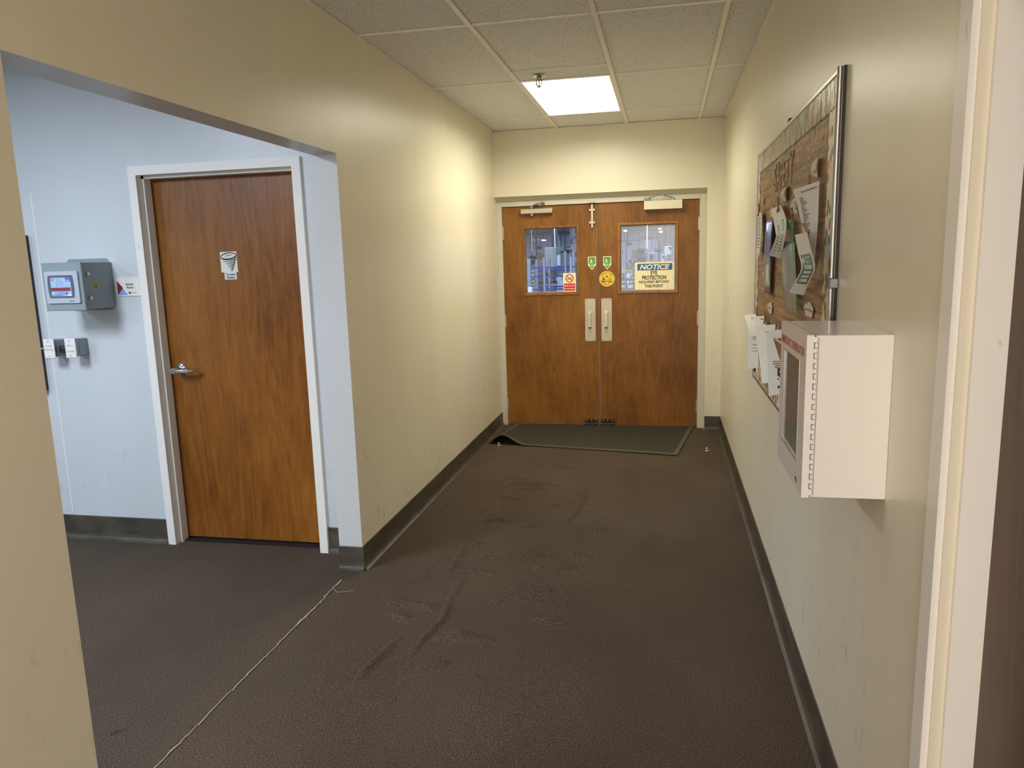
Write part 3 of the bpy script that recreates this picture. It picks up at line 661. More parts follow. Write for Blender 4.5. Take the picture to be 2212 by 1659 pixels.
fd = front(YD - 0.0002)
def arrow(cx, label):
    t = thing('exit_sticker', (cx, YD, 1.445), label, 'sticker', 'green walking arrow stickers on the double doors')
    h = 0.036; top = 1.565
    panel(t, fd, [(cx - h, top), (cx - h, 1.490), (cx - h + 0.004, 1.4845), (cx, 1.4455), (cx + h - 0.004, 1.4845), (cx + h, 1.490), (cx + h, top)], m_cream, 0, 0.0008)
    g = 0.030
    flat(t, fd, [[(cx - g, top - 0.006), (cx - g, 1.5005), (cx - 0.019, 1.5005), (cx - 0.019, 1.4815), (cx - 0.020, 1.476), (cx, 1.4565), (cx + 0.020, 1.476), (cx + 0.019, 1.4815), (cx + 0.019, 1.5005), (cx + g, 1.5005), (cx + g, top - 0.006)]], m_green, 0.0014, 'green_field')
    mb = MB(); walker(mb, on(fd, 0.0020), cx - 0.006, 1.504, 0.042)
    text(mb, on(fd, 0.0020), 'This', cx - 0.006, cx + 0.006, 1.4915, 1.4985, 0.02); mb.face([fd.p(a, b, 0.0020) for a, b in ((cx - 0.014, 1.4805), (cx + 0.013, 1.4805), (cx + 0.013, 1.487), (cx - 0.014, 1.487))]); mb.add('walking_figure', m_cream, t)
    mb = MB(); 
    for k in range(4): mb.face([fd.p(a, b, 0.0020) for a, b in ((cx - 0.020 + k * 0.011, top - 0.0165), (cx - 0.012 + k * 0.011, top - 0.0165), (cx - 0.012 + k * 0.011, top - 0.0105), (cx - 0.020 + k * 0.011, top - 0.0105))])
    mb.add('lettering', m_green_d, t)
arrow(-0.652, 'green arrow sticker with walking figure on the left double door')
arrow(-0.515, 'green arrow sticker with walking figure above the round yellow sticker')
t = thing('caution_sticker', (-0.519, YD, 1.294), 'round yellow CAUTION sticker with two triangles on the right door', 'sticker')
cx_, cz_ = -0.5185, 1.3645
panel(t, fd, disc(cx_, cz_, 0.0700, n=48), m_yellow, 0, 0.0008)
def tri(cx, cz, w_, h_): return [(cx - w_ / 2, cz), (cx + w_ / 2, cz), (cx, cz + h_)]
mb = MB()
for k, ch in enumerate('CAUTION'):
    an = math.radians(146 - k * 18.6); R_ = 0.0545; vs, fs = glyphs(ch, 0.02, 0)
    x0_, x1_ = min(v[0] for v in vs), max(v[0] for v in vs); ca, sa = math.cos(an - math.pi / 2), math.sin(an - math.pi / 2)
    V = []
    for x, y in vs:
        lx, ly = (x - (x0_ + x1_) / 2) * 0.019, y * 0.022 - 0.007
        V.append(mb.bm.verts.new(fd.p(cx_ + R_ * math.cos(an) + lx * ca - ly * sa, cz_ + R_ * math.sin(an) + lx * sa + ly * ca, 0.0014)))
    for q in fs: mb.bm.faces.new([V[i] for i in q])
mb.face([fd.p(a, b, 0.0014) for a, b in tri(cx_, cz_ + 0.014, 0.020, 0.019)])
for sx in (-0.029, 0.027):
    q = tri(cx_ + sx, cz_ - 0.024, 0.050, 0.050); ribbon(mb, on(fd, 0.0018), q + [q[0]], 0.0025)
for k, (a, b, w_) in enumerate(((-0.029, -0.031, 0.046), (-0.029, -0.040, 0.030), (0.027, -0.029, 0.040), (0.027, -0.038, 0.036), (-0.004, -0.053, 0.056))):
    for j in range(7):
        if random.random() < 0.85: mb.face([fd.p(cx_ + a - w_ / 2 + w_ * (j + e) / 7, cz_ + b + d, 0.0016) for e, d in ((0.1, 0), (0.8, 0), (0.8, 0.005), (0.1, 0.005))])
walker(mb, on(fd, 0.0019), cx_ - 0.029, cz_ - 0.019, 0.030, -1); walker(mb, on(fd, 0.0019), cx_ + 0.027, cz_ - 0.019, 0.022, 1)
mb.add('lettering', m_black, t)
flat(t, fd, [tri(cx_ - 0.029, cz_ - 0.0225, 0.044, 0.044)], m_orange, 0.0012, 'triangle_fill')

# ------------------------------------------------------------------ tornado sign, room plate
f1 = front(3.6398)
t = thing('tornado_sign', (-2.309, 3.639, 1.497), 'white tornado drawing sheet over a Tornado Shelter label on the brown door', 'sign')
panel(t, f1, [(-2.3585, 1.5365), (-2.2590, 1.5365), (-2.2605, 1.6470), (-2.3590, 1.6450)], m_paper, 0, 0.0009, 'drawing_sheet')
panel(t, f1, [(-2.3420, 1.4975), (-2.2695, 1.4985), (-2.2700, 1.5370), (-2.3420, 1.5360)], m_paper, 0, 0.0007, 'caption_strip')
tu = lambda u, v: f1.p(-2.3590 + 0.1 * u, 1.6465 - 0.11 * v, 0.0016)
mb = MB(); ca, sa = math.cos(0.16), math.sin(0.16)
ring = [(0.50 + 0.455 * math.cos(q) * ca - 0.150 * math.sin(q) * -sa * 1, 0.215 + 0.150 * math.sin(q) - 0.455 * math.cos(q) * sa * 0.62) for q in lin(0, 2 * math.pi, 44)]
ribbon(mb, tu, ring, [0.045 + 0.035 * max(0, math.sin(q)) for q in lin(0, 2 * math.pi, 44)])
ribbon(mb, tu, [(0.27, 0.245), (0.38, 0.205), (0.52, 0.178), (0.66, 0.182), (0.76, 0.185)], [0.008, 0.024, 0.028, 0.022, 0.006])
for (cu_, cv, rx, ry, wd) in ((0.56, 0.355, 0.375, 0.11, 0.050), (0.585, 0.46, 0.305, 0.10, 0.046), (0.61, 0.56, 0.240, 0.085, 0.044), (0.625, 0.65, 0.185, 0.075, 0.042), (0.635, 0.735, 0.140, 0.060, 0.038), (0.64, 0.81, 0.098, 0.048, 0.034), (0.64, 0.87, 0.062, 0.036, 0.032), (0.64, 0.915, 0.030, 0.024, 0.030)):
    q_ = lin(math.pi, -0.35, 22); pts = [(cu_ + rx * math.cos(a), cv + ry * math.sin(a) - rx * math.cos(a) * 0.14) for a in q_]
    ribbon(mb, tu, pts, [wd * min(1, 0.15 + 1.3 * k / 22) for k in range(23)])
mb.add('funnel_drawing', m_black, t)
mb = MB(); text(mb, on(f1, 0.0014), 'Tornado', -2.3355, -2.2755, 1.5195, 1.5315, 0.015); text(mb, on(f1, 0.0014), 'Shelter', -2.330, -2.2790, 1.5025, 1.5155, 0.015); mb.add('lettering', m_ink_dark, t)
f2 = front(YB)
t = thing('room_plate', (-2.877, YB, 1.422), 'white Server Room plate with red and blue triangles beside the door frame', 'sign')
panel(t, f2, [(-2.9515, 1.4225), (-2.8025, 1.4245), (-2.8045, 1.5235), (-2.9530, 1.5215)], m_white, 0, 0.005, 'plate')
flat(t, f2, [[(-2.944, 1.508), (-2.944, 1.430), (-2.9105, 1.467), (-2.911, 1.472)]], mat('plate_red', L(140, 40, 46), 0.4), 0.0056, 'red_triangle')
flat(t, f2, [[(-2.944, 1.429), (-2.8815, 1.430), (-2.9105, 1.466)]], mat('plate_blue', L(130, 176, 226), 0.4), 0.0056, 'blue_triangle')
mb = MB(); text(mb, on(f2, 0.0058), 'Server', -2.889, -2.842, 1.4820, 1.4945, 0.02); text(mb, on(f2, 0.0058), 'Room', -2.884, -2.8415, 1.465, 1.4765, 0.02)
mb.add('lettering', m_ink_dark, t); mb = MB()
for k in range(8): mb.face([f2.p(-2.857 + k * 0.0042, 1.441 + d, 0.0058) if e == 0 else f2.p(-2.8540 + k * 0.0042, 1.441 + d, 0.0058) for e, d in ((0, 0), (1, 0), (1, 0.0022), (0, 0.0022))])
mb.add('print', m_ink, t)
flat(t, f2, [[(-2.876, 1.437), (-2.862, 1.437), (-2.862, 1.446), (-2.876, 1.446)]], mat('plate_badge', L(96, 40, 44), 0.4), 0.0058, 'badge')

# ------------------------------------------------------------------ control panel with touch screen
t = thing('control_panel', (-3.09, 3.45, 1.345), 'grey wall control enclosure with a lit blue touch screen', 'control panel')
MB().box(-3.200, -2.968, 3.352, YB, 1.366, 1.610, 0.002).add('body', m_hmi_side, t)
door = MB().box(-3.2075, -2.9650, 3.330, 3.353, 1.3625, 1.6125, 0.003).add('door', m_hmi, t)
mb = MB(); fb = front(YB); mb.prism(fb, rrect(-3.245, -2.985, 1.350, 1.632, 0.02), 0, 0.006); mb.add('mounting_flange', m_hmi, t)
fh = front(3.330)
bz = MB(); bz.prism(fh, rrect(-3.186, -2.984, 1.402, 1.568, 0.008), 0, 0.010); bz = bz.add('bezel', m_bezel, door)
def bulge(a0, a1, b0, b1, k): return [(a0, b0), (a1, b0)] + [(a1 + k * math.sin(math.pi * q), b0 + (b1 - b0) * q) for q in lin(0.1, 0.9, 8)] + [(a1, b1), (a0, b1)] + [(a0 - k * math.sin(math.pi * q), b1 + (b0 - b1) * q) for q in lin(0.1, 0.9, 8)]
# the touch screen itself: glowing flat pictures
scr = MB().prism(fh, bulge(-3.163, -3.016, 1.430, 1.547, 0.006), 0.010, 0.0115).add('screen', m_bezel_d, t)
def lit(nm, c, s_=0.8): return mat(nm, BW(0.02), 0.3, 0, c, s_)
E1, E2, E3, E4, E5, E6 = lit('screen_pale_blue', L(168, 206, 252)), lit('screen_blue', L(40, 82, 214)), lit('screen_maroon', L(132, 40, 58)), lit('screen_teal', L(70, 180, 190)), lit('screen_grey', L(120, 150, 200)), lit('screen_magenta', L(160, 40, 110))
def rect(a0, a1, b0, b1): return [(a0, b0), (a1, b0), (a1, b1), (a0, b1)]
A0, A1, B0, B1 = -3.150, -3.0275, 1.440, 1.5355; su = lambda u: A0 + (A1 - A0) * u; sv = lambda v: B1 - (B1 - B0) * v
def srect(u0, u1, v0, v1): return rect(su(u0), su(u1), sv(v1), sv(v0))
flat(scr, fh, [srect(0, 1, 0, 1)], E1, 0.0121, 'display')
flat(scr, fh, [srect(0.76, 1, 0, 0.21)] + [srect(u, u + 0.11, 0.77, 0.92) for u in (0.20, 0.365, 0.53, 0.695)] + [srect(0.02, 0.55, 0.955, 0.985)], E2, 0.0126, 'buttons')
flat(scr, fh, [srect(0.0, 0.97, 0.54, 0.735)], E3, 0.0126, 'alarm_band')
flat(scr, fh, [srect(0.30, 0.335, 0.06, 0.50)], E4, 0.0126, 'level_bar')
flat(scr, fh, [srect(0.39, 0.39 + w_, v, v + 0.022) for v, w_ in ((0.09, 0.16), (0.15, 0.18), (0.21, 0.2), (0.28, 0.27), (0.34, 0.22), (0.42, 0.3))], E5, 0.0126, 'text_lines')
flat(scr, fh, [srect(0.02, 0.17, 0.03, 0.15)], E6, 0.0126, 'badge')
flat(scr, fh, [srect(0.235, 0.275, 0.80, 0.89), srect(0.40, 0.44, 0.80, 0.86), srect(0.565, 0.60, 0.80, 0.88), srect(0.72, 0.76, 0.80, 0.83), srect(0.05, 0.14, 0.075, 0.105), srect(0.85, 0.93, 0.035, 0.055), srect(0.79, 0.96, 0.135, 0.165), srect(0.80, 0.98, 0.93, 0.985)], lit('screen_white', BW(1.0), 0.95), 0.0130, 'icons')
flat(bz, fh, [rect(-3.048, -3.018, 1.411, 1.4145)], m_ink, 0.0104, 'lettering')
for z in (1.551, 1.425):
    k = MB(); k.cyl((-2.968, 3.371, z), (-2.959, 3.371, z), 0.011, 0.010, 16); k.box(-2.960, -2.953, 3.368, 3.374, z - 0.008, z + 0.008, 0.001); k.add('latch', m_chrome, t)
fs = Fr((-2.968, 0, 0), (0, 1, 0), (0, 0, 1), (1, 0, 0))
flat(t, fs, [rect(3.395, 3.443, 1.472, 1.496)], mat('label_yellow', L(206, 178, 80), 0.5), 0.0008, 'warning_label')
flat(t, fs, [rect(3.400, 3.438, 1.487, 1.491), rect(3.404, 3.434, 1.4765, 1.4805)], m_ink_dark, 0.0012, 'print')

def jbox(x0, x1, z0, z1, words, label):
    t = thing('junction_box', ((x0 + x1) / 2, 3.50, z0), label, 'junction box', 'steel junction boxes below the control panel')
    cx = (x0 + x1) / 2
    MB().box(x0 + 0.006, x1 - 0.002, 3.488, YB, z0 + 0.006, z1 - 0.006, 0.004).add('box', m_galv, t)
    MB().box(x0 + 0.010, x1 - 0.006, 3.464, 3.490, z0 + 0.010, z1 - 0.010, 0.002).add('ring', m_galv, t)
    pl = MB().box(x0, x1, 3.460, 3.466, z0, z1, 0.0025).add('cover_plate', m_white, t)
    fp = front(3.460); mb = MB()
    for wd_, b0, b1, hw in words: text(mb, on(fp, 0.0006), wd_, cx - hw, cx + hw, b0, b1, 0.01)
    mb.add('lettering', m_ink, pl)
    for z in (z0 + 0.012, z1 - 0.013): MB().cyl((cx - 0.002, 3.4603, z), (cx - 0.002, 3.4588, z), 0.0030, 0.0026, 10).add('screw', m_dmetal, pl)
    for z in (z0 + 0.014, z1 - 0.014): MB().cyl((x1 - 0.004, 3.478, z), (x1 + 0.001, 3.478, z), 0.0042, 0.0036, 10).add('screw', m_chrome, t)
jbox(-3.385, -3.316, 1.092, 1.199, (('LPL COM', 1.158, 1.163, 0.018), ('NOTIFICATION', 1.138, 1.143, 0.026)), 'left steel junction box whose white cover touches the dark wall screen')
jbox(-3.247, -3.178, 1.094, 1.202, (('RELAY TO', 1.161, 1.166, 0.019), ('LPL SYSTEM', 1.128, 1.133, 0.024)), 'right steel junction box with white cover reading RELAY TO')
t = thing('conduit_coupling', (-3.28, 3.51, 1.13), 'short galvanised conduit nipple joining the two junction boxes', 'conduit')
MB().cyl((-3.319, 3.52, 1.142), (-3.240, 3.52, 1.142), 0.011, 0.011, 14).add('pipe', m_galv, t)
for x in (-3.310, -3.250): MB().cyl((x - 0.005, 3.52, 1.142), (x + 0.005, 3.52, 1.142), 0.016, 0.016, 6).add('locknut', m_galv, t)
t = thing('conduit_stub', (-3.41, 3.51, 1.13), 'grey conduit stub running left from the left junction box', 'conduit')
MB().cyl((-3.383, 3.50, 1.142), (-3.46, 3.485, 1.142), 0.009, 0.009, 12).add('pipe', m_galv, t)
t = thing('wall_screen', (-3.95, 3.53, 0.895), 'tall dark wall-mounted screen just behind the near wall edge', 'screen')
MB().box(-4.45, -3.478, 3.505, YB, 0.895, 1.772, 0.006, 2).add('housing', mat('screen_housing_dark', L(34, 40, 46), 0.4), t)
MB().box(-4.435, -3.495, 3.503, 3.506, 0.912, 1.757).add('glass_front', mat('screen_glass_dark', L(22, 26, 30), 0.1), t)

# ------------------------------------------------------------------ light switch on the right wall
t = thing('light_switch', (XR, 6.10, 1.10), 'cream toggle light switch on the right wall near the double doors', 'light switch')
fR = right(XR)
MB().fbox(fR, -6.140, -6.065, 1.098, 1.220, 0, 0.006, 0.002).add('cover_plate', m_closer, t)
MB().fbox(fR, -6.107, -6.097, 1.150, 1.168, 0.005, 0.020, 0.002).add('toggle', m_closer, t)

# ------------------------------------------------------------------ defibrillator cabinet
t = thing('defibrillator_cabinet', (0.40, 1.895, 1.005), 'white metal EMERGENCY DEFIBRILLATOR wall cabinet with a window door', 'cabinet')
y0, y1, z0, z1 = 1.713, 2.077, 1.008, 1.377
mb = MB(); th = 0.003
mb.box(0.326, XR - 0.0005, y0, y0 + th, z0, z1); mb.box(0.326, XR - 0.0005, y1 - th, y1, z0, z1); mb.box(0.326, XR - 0.0005, y0 + th, y1 - th, z0, z0 + th); mb.box(0.326, XR - 0.0005, y0 + th, y1 - th, z1 - th, z1)
mb.add('body', m_aed, t)
mb = MB(); mb.box(XR - 0.008, XR - 0.004, y0 + th, y1 - th, z0 + th, z1 - th); mb.add('liner', m_aed_in, t)
wy0, wy1, wz0, wz1 = 1.791, 2.018, 1.071, 1.312
f = right(0.306)
mb = MB(); D = -0.016
def fb_(a0, a1, b0, b1): mb.fbox(f, a0, a1, b0, b1, D, 0)
mb.fbox(f, -y1 - 0.001, -wy1, z0 - 0.002, z1 + 0.001, -0.016, 0, 0.0); mb.fbox(f, -wy0, -y0 + 0.001, z0 - 0.002, z1 + 0.001, -0.016, 0, 0.0)
mb.fbox(f, -wy1, -wy0, z0 - 0.002, wz0, -0.016, 0, 0.0); mb.fbox(f, -wy1, -wy0, wz1, z1 + 0.001, -0.016, 0, 0.0)
dr = mb.add('door', m_aed, t)
mb = MB()
for (a0, a1, b0, b1) in ((-wy1, -wy1 + 0.003, wz0, wz1), (-wy0 - 0.003, -wy0, wz0, wz1), (-wy1 + 0.003, -wy0 - 0.003, wz0, wz0 + 0.003), (-wy1 + 0.003, -wy0 - 0.003, wz1 - 0.003, wz1)): mb.fbox(f, a0, a1, b0, b1, -0.004, 0.0008)
mb.add('window_gasket', m_alu, dr)
MB().fbox(f, -wy1 + 0.001, -wy0 - 0.001, wz0 + 0.001, wz1 - 0.001, -0.005, -0.003).add('window_pane', m_pane, dr)
text(MB(), on(f, 0.0006), 'EMERGENCY DEFIBRILLATOR', -2.050, -1.737, 1.326, 1.346, 0.004).add('lettering', mat('aed_red', L(186, 44, 40), 0.5), dr)
flat(dr, f, [[(-2.062, 1.337), (-2.056, 1.349), (-2.050, 1.345), (-2.051, 1.330), (-2.056, 1.323)]], bpy.data.materials['aed_red'], 0.0006, 'heart_mark')
flat(dr, f, [[(-1.800, 1.028), (-1.785, 1.034), (-1.780, 1.028), (-1.760, 1.024), (-1.790, 1.024)]], m_dmetal, 0.0006, 'scuff')
hg = MB(); hg.cyl((0.3255, y0 - 0.0005, z0 + 0.006), (0.3255, y0 - 0.0005, z1 - 0.004), 0.0036, 0.0036, 12); hg.box(0.320, 0.331, y0 - 0.0012, y0 + 0.001, z0 + 0.004, z1 - 0.003); hg = hg.add('piano_hinge', m_aed, t)
mb = MB(); nk = 15
for k in range(nk):
    zc_ = z0 + 0.014 + (z1 - z0 - 0.024) * (k + 0.5) / nk
    for dz in (-0.006, 0.006): mb.box(0.3215, 0.3275, y0 - 0.0043, y0, zc_ + dz - 0.0006, zc_ + dz + 0.0006)
    mb.box(0.3211, 0.3219, y0 - 0.0040, y0, zc_ - 0.006, zc_ + 0.006)
mb.box(0.3302, 0.3312, y0 - 0.0014, y0, z0 + 0.004, z1 - 0.004)
mb.add('knuckle_joints', m_ink, hg)
mb = MB(); mb.box(0.340, 0.46, 1.76, 2.03, 1.012, 1.10, 0.02, 3); t2 = mb.add('defibrillator_case', mat('case_grey', L(96, 90, 86), 0.5)); tag(t2, 'dim grey carry case inside the white defibrillator cabinet', 'case')

# ------------------------------------------------------------------ bulletin board
t = thing('bulletin_board', (0.475, 3.195, 0.895), 'large bulletin board with wood plank paper and flowered border on the right wall', 'bulletin board')
fR = right(XR)
m_plank = mat('plank_print_paper', L(140, 104, 70), 0.5)
n = NT(m_plank); x, y, z = n.sep()
row_ = n.math('FLOOR', n.math('DIVIDE', z, 0.0978)); fz = n.math('FRACT', n.math('DIVIDE', z, 0.0978))
line = n.ramp(fz, [(0.0, BW(1)), (0.035, BW(0.0)), (0.965, BW(0.0)), (1.0, BW(1))])
cb = n.n.new('ShaderNodeCombineXYZ'); n.link(n.math('MULTIPLY', row_, 3.7), cb.inputs[0]); n.link(n.math('MULTIPLY', y, 2.2), cb.inputs[1]); n.link(n.math('MULTIPLY', z, 34.0), cb.inputs[2])
gr = n.noise(cb.outputs[0], 1.6, 6, 0.6, 0.5)
c = n.ramp(gr, [(0.3, L(112, 78, 48)), (0.5, L(164, 124, 82)), (0.72, L(196, 156, 108))])
c = n.mix(1.0, c, n.ramp(n.noise(n.mapv((0.1, 1.5, 10)), 1.0, 2), [(0.3, BW(0.85)), (0.7, BW(1.1))]), 'MULTIPLY')
c = n.mix(n.math('MULTIPLY', line, 0.75), c, L(54, 36, 22)); n.color(c)
top_ = n.ramp(z, [(0.0, BW(0)), (1.0, BW(1))])
mz = n.n.new('ShaderNodeMapRange'); n.link(z, mz.inputs[0]); mz.inputs[1].default_value = 1.70; mz.inputs[2].default_value = 1.90
n.bump(n.math('MULTIPLY', n.noise(n.mapv((1, 9, 5)), 2.2, 4, 0.6, 0.8), mz.outputs[0]), 0.9, 0.03)
MB().fbox(fR, -4.100, -2.300, 0.910, 2.046, 0, 0.012).add('plank_paper', m_plank, t)
m_floral = mat('floral_border_print', L(230, 224, 200), 0.35)
n = NT(m_floral)
v1 = n.voro(n.mapv((1, 1, 1)), 30.0); c = n.ramp(v1.outputs['Distance'], [(0.0, BW(1)), (0.42, BW(1)), (0.55, BW(0))])
hue = n.n.new('ShaderNodeSeparateColor'); n.link(v1.outputs['Color'], hue.inputs[0])
pick = n.ramp(hue.outputs[0], [(0.0, L(70, 108, 70)), (0.42, L(90, 130, 80)), (0.47, L(200, 60, 70)), (0.62, L(214, 120, 110)), (0.75, L(150, 70, 110)), (0.86, L(222, 168, 80))], 'CONSTANT')
n.color(n.mix(c, L(228, 216, 190), pick))
m_floral_top = mat('floral_border_print_top', L(200, 170, 140), 0.25)
n = NT(m_floral_top); v1 = n.voro(n.mapv((1, 1.0, 0.45)), 26.0); hue = n.n.new('ShaderNodeSeparateColor'); n.link(v1.outputs['Color'], hue.inputs[0])
pick = n.ramp(hue.outputs[0], [(0.0, L(84, 100, 74)), (0.35, L(120, 124, 92)), (0.5, L(196, 128, 106)), (0.68, L(212, 150, 120)), (0.85, L(160, 100, 84))], 'CONSTANT')
n.color(n.mix(n.ramp(v1.outputs['Distance'], [(0.35, BW(1)), (0.6, BW(0.2))]), L(178, 158, 126), pick)); n.bump(n.noise(n.mapv((1, 14, 3)), 2.0, 3), 0.5, 0.02)
def scallop(a0, a1, b, h, horizontal, m, pitch, flipd=1):
    L_ = abs(a1 - a0); k = max(2, round(L_ / pitch)); pts = []
    for i in range(k):
        for q in lin(0, 1, 6)[:-1]:
            s_ = a0 + (a1 - a0) * (i + q) / k; pts.append((s_, b + flipd * (h + 0.010 * math.sin(math.pi * q))))
    pts.append((a1, b + flipd * h)); outer = pts + [(a1, b), (a0, b)]
    if not horizontal: outer = [(p[1], p[0]) for p in outer]
    return MB().prism(fR, outer, 0.0125, 0.0145)
scallop(-4.098, -2.302, 2.046, 0.080, True, m_floral_top, 0.032, -1).add('border_strip', m_floral_top, t)
scallop(-4.098, -2.302, 0.911, 0.082, True, m_floral, 0.05, 1).add('border_strip', m_floral, t)
scallop(0.93, 1.96, -2.302, 0.100, False, m_floral, 0.05, -1).add('border_strip', m_floral, t)
scallop(0.93, 1.96, -4.098, 0.050, False, m_floral, 0.05, 1).add('border_strip', m_floral, t)
mb = MB(); mb.fbox(fR, -4.0975, -2.3025, 2.044, 2.060, 0, 0.018, 0.003, 2); mb.add('frame_rail', m_alu, t)
mb = MB(); mb.fbox(fR, -4.0975, -2.3025, 0.898, 0.913, 0, 0.018, 0.003, 2); mb.add('frame_rail', m_alu, t)
mb = MB(); mb.fbox(fR, -4.113, -4.098, 0.898, 2.060, 0, 0.022, 0.003, 2); mb.add('frame_rail', m_alu, t)
rail = MB(); rail.fbox(fR, -2.302, -2.279, 0.898, 2.060, 0, 0.009, 0.0015); rail.cyl(fR.p(-2.285, 0.899, 0.0160), fR.p(-2.285, 2.059, 0.0160), 0.0080, 0.0080, 16); rail = rail.add('frame_rail', m_alu, t); MB().fbox(fR, -2.2785, -2.274, 0.898, 2.060, 0, 0.0085, 0.001).add('gap_shade', m_dmetal, t)  # last strip: shadow gap beside the rail, put in as a dark part
MB().fbox(fR, -2.303, -2.264, 1.452, 1.482, 0, 0.024, 0.003).add('rail_clip', m_galv, t)
MB().fbox(fR, -3.190, -3.150, 2.055, 2.072, 0.004, 0.018, 0.002).add('hanger_clip', m_dmetal, t)
m_letter = mat('letter_plank_print', L(146, 114, 80), 0.5)
mb = MB(); vs, fs_ = glyphs('SAFETY', 0.015, 0); x0_, x1_ = min(v[0] for v in vs), max(v[0] for v in vs); y0_, y1_ = min(v[1] for v in vs), max(v[1] for v in vs)
pm = lambda x, y, d: fR.p(-3.53 + (x - x0_) / (x1_ - x0_) * 0.50, 1.820 + (y - y0_) / (y1_ - y0_) * 0.118, d)
Vt = [mb.bm.verts.new(pm(x, y, 0.0165)) for x, y in vs]; Vb = [mb.bm.verts.new(pm(x, y, 0.0120)) for x, y in vs]
ed = {}
for q in fs_:
    mb.bm.faces.new([Vt[i] for i in q])
    for i in range(len(q)):
        e = (q[i], q[(i + 1) % len(q)]); ed[e] = 1
for (a, b) in ed:
    if (b, a) not in ed: mb.bm.faces.new((Vt[a], Vt[b], Vb[b], Vb[a]))
mb.add('cutout_letters', m_letter, t)

# sheets: rows of left/right edge points, top to bottom, swept into a curling paper
def cr(P, t_):
    n_ = len(P) - 1; x_ = t_ * n_; i = min(int(x_), n_ - 1); q = x_ - i
    p0, p1, p2, p3 = P[max(i - 1, 0)], P[i], P[i + 1], P[min(i + 2, n_)]
    return 0.5 * ((2 * p1) + (p2 - p0) * q + (2 * p0 - 5 * p1 + 4 * p2 - p3) * q * q + (3 * p1 - p0 - 3 * p2 + p3) * q ** 3)
class Sheet:
    def __init__(s, rows, bow=0.0):
        s.Lp = [Vector(r[0]) for r in rows]; s.Rp = [Vector(r[1]) for r in rows]; s.bow = bow
    def p(s, u, v, off=0.0):
        a, b = cr(s.Lp, v), cr(s.Rp, v); q = a * (1 - u) + b * u
        q = q + Vector((-1, 0, 0)) * (s.bow * math.sin(math.pi * u) + off); return q
    def build(s, name, label, cat, m=None, group=None, thick=0.0007, nu=8, nv=18, outline=None):
        mb = MB()
        if outline:
            mb.face([s.p(u, v) for u, v in outline]); mb.face([s.p(u, v, -thick) for u, v in outline][::-1])
        else:
            rowsA = [[s.p(i / nu, j / nv) for i in range(nu + 1)] for j in range(nv + 1)]; rowsB = [[q + Vector((thick, 0, 0)) for q in r] for r in rowsA]
            mb.grid(rowsA); mb.grid([r[::-1] for r in rowsB]); mb.grid([rowsA[0], rowsB[0]]); mb.grid([rowsA[-1], rowsB[-1]])
            mb.grid([[r[0] for r in rowsA], [r[0] for r in rowsB]]); mb.grid([[r[-1] for r in rowsA], [r[-1] for r in rowsB]])
        s.o = mb.add(name, m or m_paper); tag(s.o, label, cat, group); return s
    def marks(s, rects, m, name='print', off=0.0012):
        mb = MB()
        for (u0, v0, u1, v1) in rects:
            nu, nv = max(1, round(abs(u1 - u0) / 0.12)), max(1, round(abs(v1 - v0) / 0.05))
            mb.grid([[s.p(u0 + (u1 - u0) * i / nu, v0 + (v1 - v0) * j / nv, off) for i in range(nu + 1)] for j in range(nv + 1)], False)
        mb.add(name, m, s.o); return s
    def words(s, txt, u0, u1, v0, v1, m, off=0.0014, bold=0.01):
        text(MB(), lambda a, b: s.p(a, b, off), txt, u0, u1, v1, v0, bold).add('lettering', m, s.o); return s
def scribble(u0, u1, v, h, n_=None):          # unreadable small print as broken dashes
    out = []; u = u0
    while u < u1:
        w_ = random.uniform(0.03, 0.09); out.append((u, v, min(u + w_, u1), v + h)); u += w_ + 0.018
    return out
GP = 'papers pinned to the bulletin board'
def peg(p, label, ln=0.07, tilt=0.0):
    p = Vector(p); t = thing('clothespin', p, label, 'clothespin', 'wooden clothespins on the bulletin board')
    for s_ in (-1, 1):
        a = p + Vector((-0.006, s_ * 0.0035, 0.0)); b = p + Vector((-0.004 - tilt, s_ * 0.009, ln * 0.5)); c_ = p + Vector((-0.010, s_ * 0.0022, -ln * 0.5))
        MB().tube([c_, a, b], 0.0036, 6).add('jaw', m_peg, t)
    MB().cyl(p + Vector((-0.007, -0.010, 0.002)), p + Vector((-0.007, 0.010, 0.002)), 0.0026, 0.0026, 8).add('spring', m_dmetal, t)

s = Sheet([((0.41, 2.637, 1.761), (0.455, 2.451, 1.769)), ((0.440, 2.607, 1.624), (0.456, 2.453, 1.646)), ((0.455, 2.613, 1.474), (0.462, 2.524, 1.512))]).build('committee_sheet', 'white sheet with a bold heading and name list, pinned highest on the board', 'paper', group=GP)
s.words('Safety Committee Members', 0.30, 0.95, 0.075, 0.115, m_ink_dark)
mk = []
for k in range(17):
    v = 0.16 + k * 0.024; mk += scribble(0.20, 0.20 + random.uniform(0.12, 0.34), v, 0.011)
s.marks(mk, m_ink)
s = Sheet([((0.428, 2.683, 1.6155), (0.428, 2.464, 1.6185)), ((0.42, 2.559, 1.557), (0.42, 2.348, 1.566)), ((0.41, 2.431, 1.512), (0.41, 2.22, 1.515)), ((0.422, 2.588, 1.469), (0.425, 2.364, 1.474)), ((0.43, 2.781, 1.417), (0.438, 2.545, 1.419))]).build('meeting_sheet', 'bent white sheet with a teal NEXT SAFETY MEETING panel', 'paper', group=GP, nv=28)
s.marks([(0.16, 0.305, 0.90, 0.815)], m_teal, 'teal_panel')
s.marks([(0.30, 0.465, 0.85, 0.53), (0.30, 0.565, 0.85, 0.625), (0.30, 0.655, 0.85, 0.710), (0.30, 0.735, 0.85, 0.785), (0.255, 0.335, 0.335, 0.445), (0.20, 0.372, 0.39, 0.410)], m_paper, 'white_boxes', 0.0018)
mb = MB()
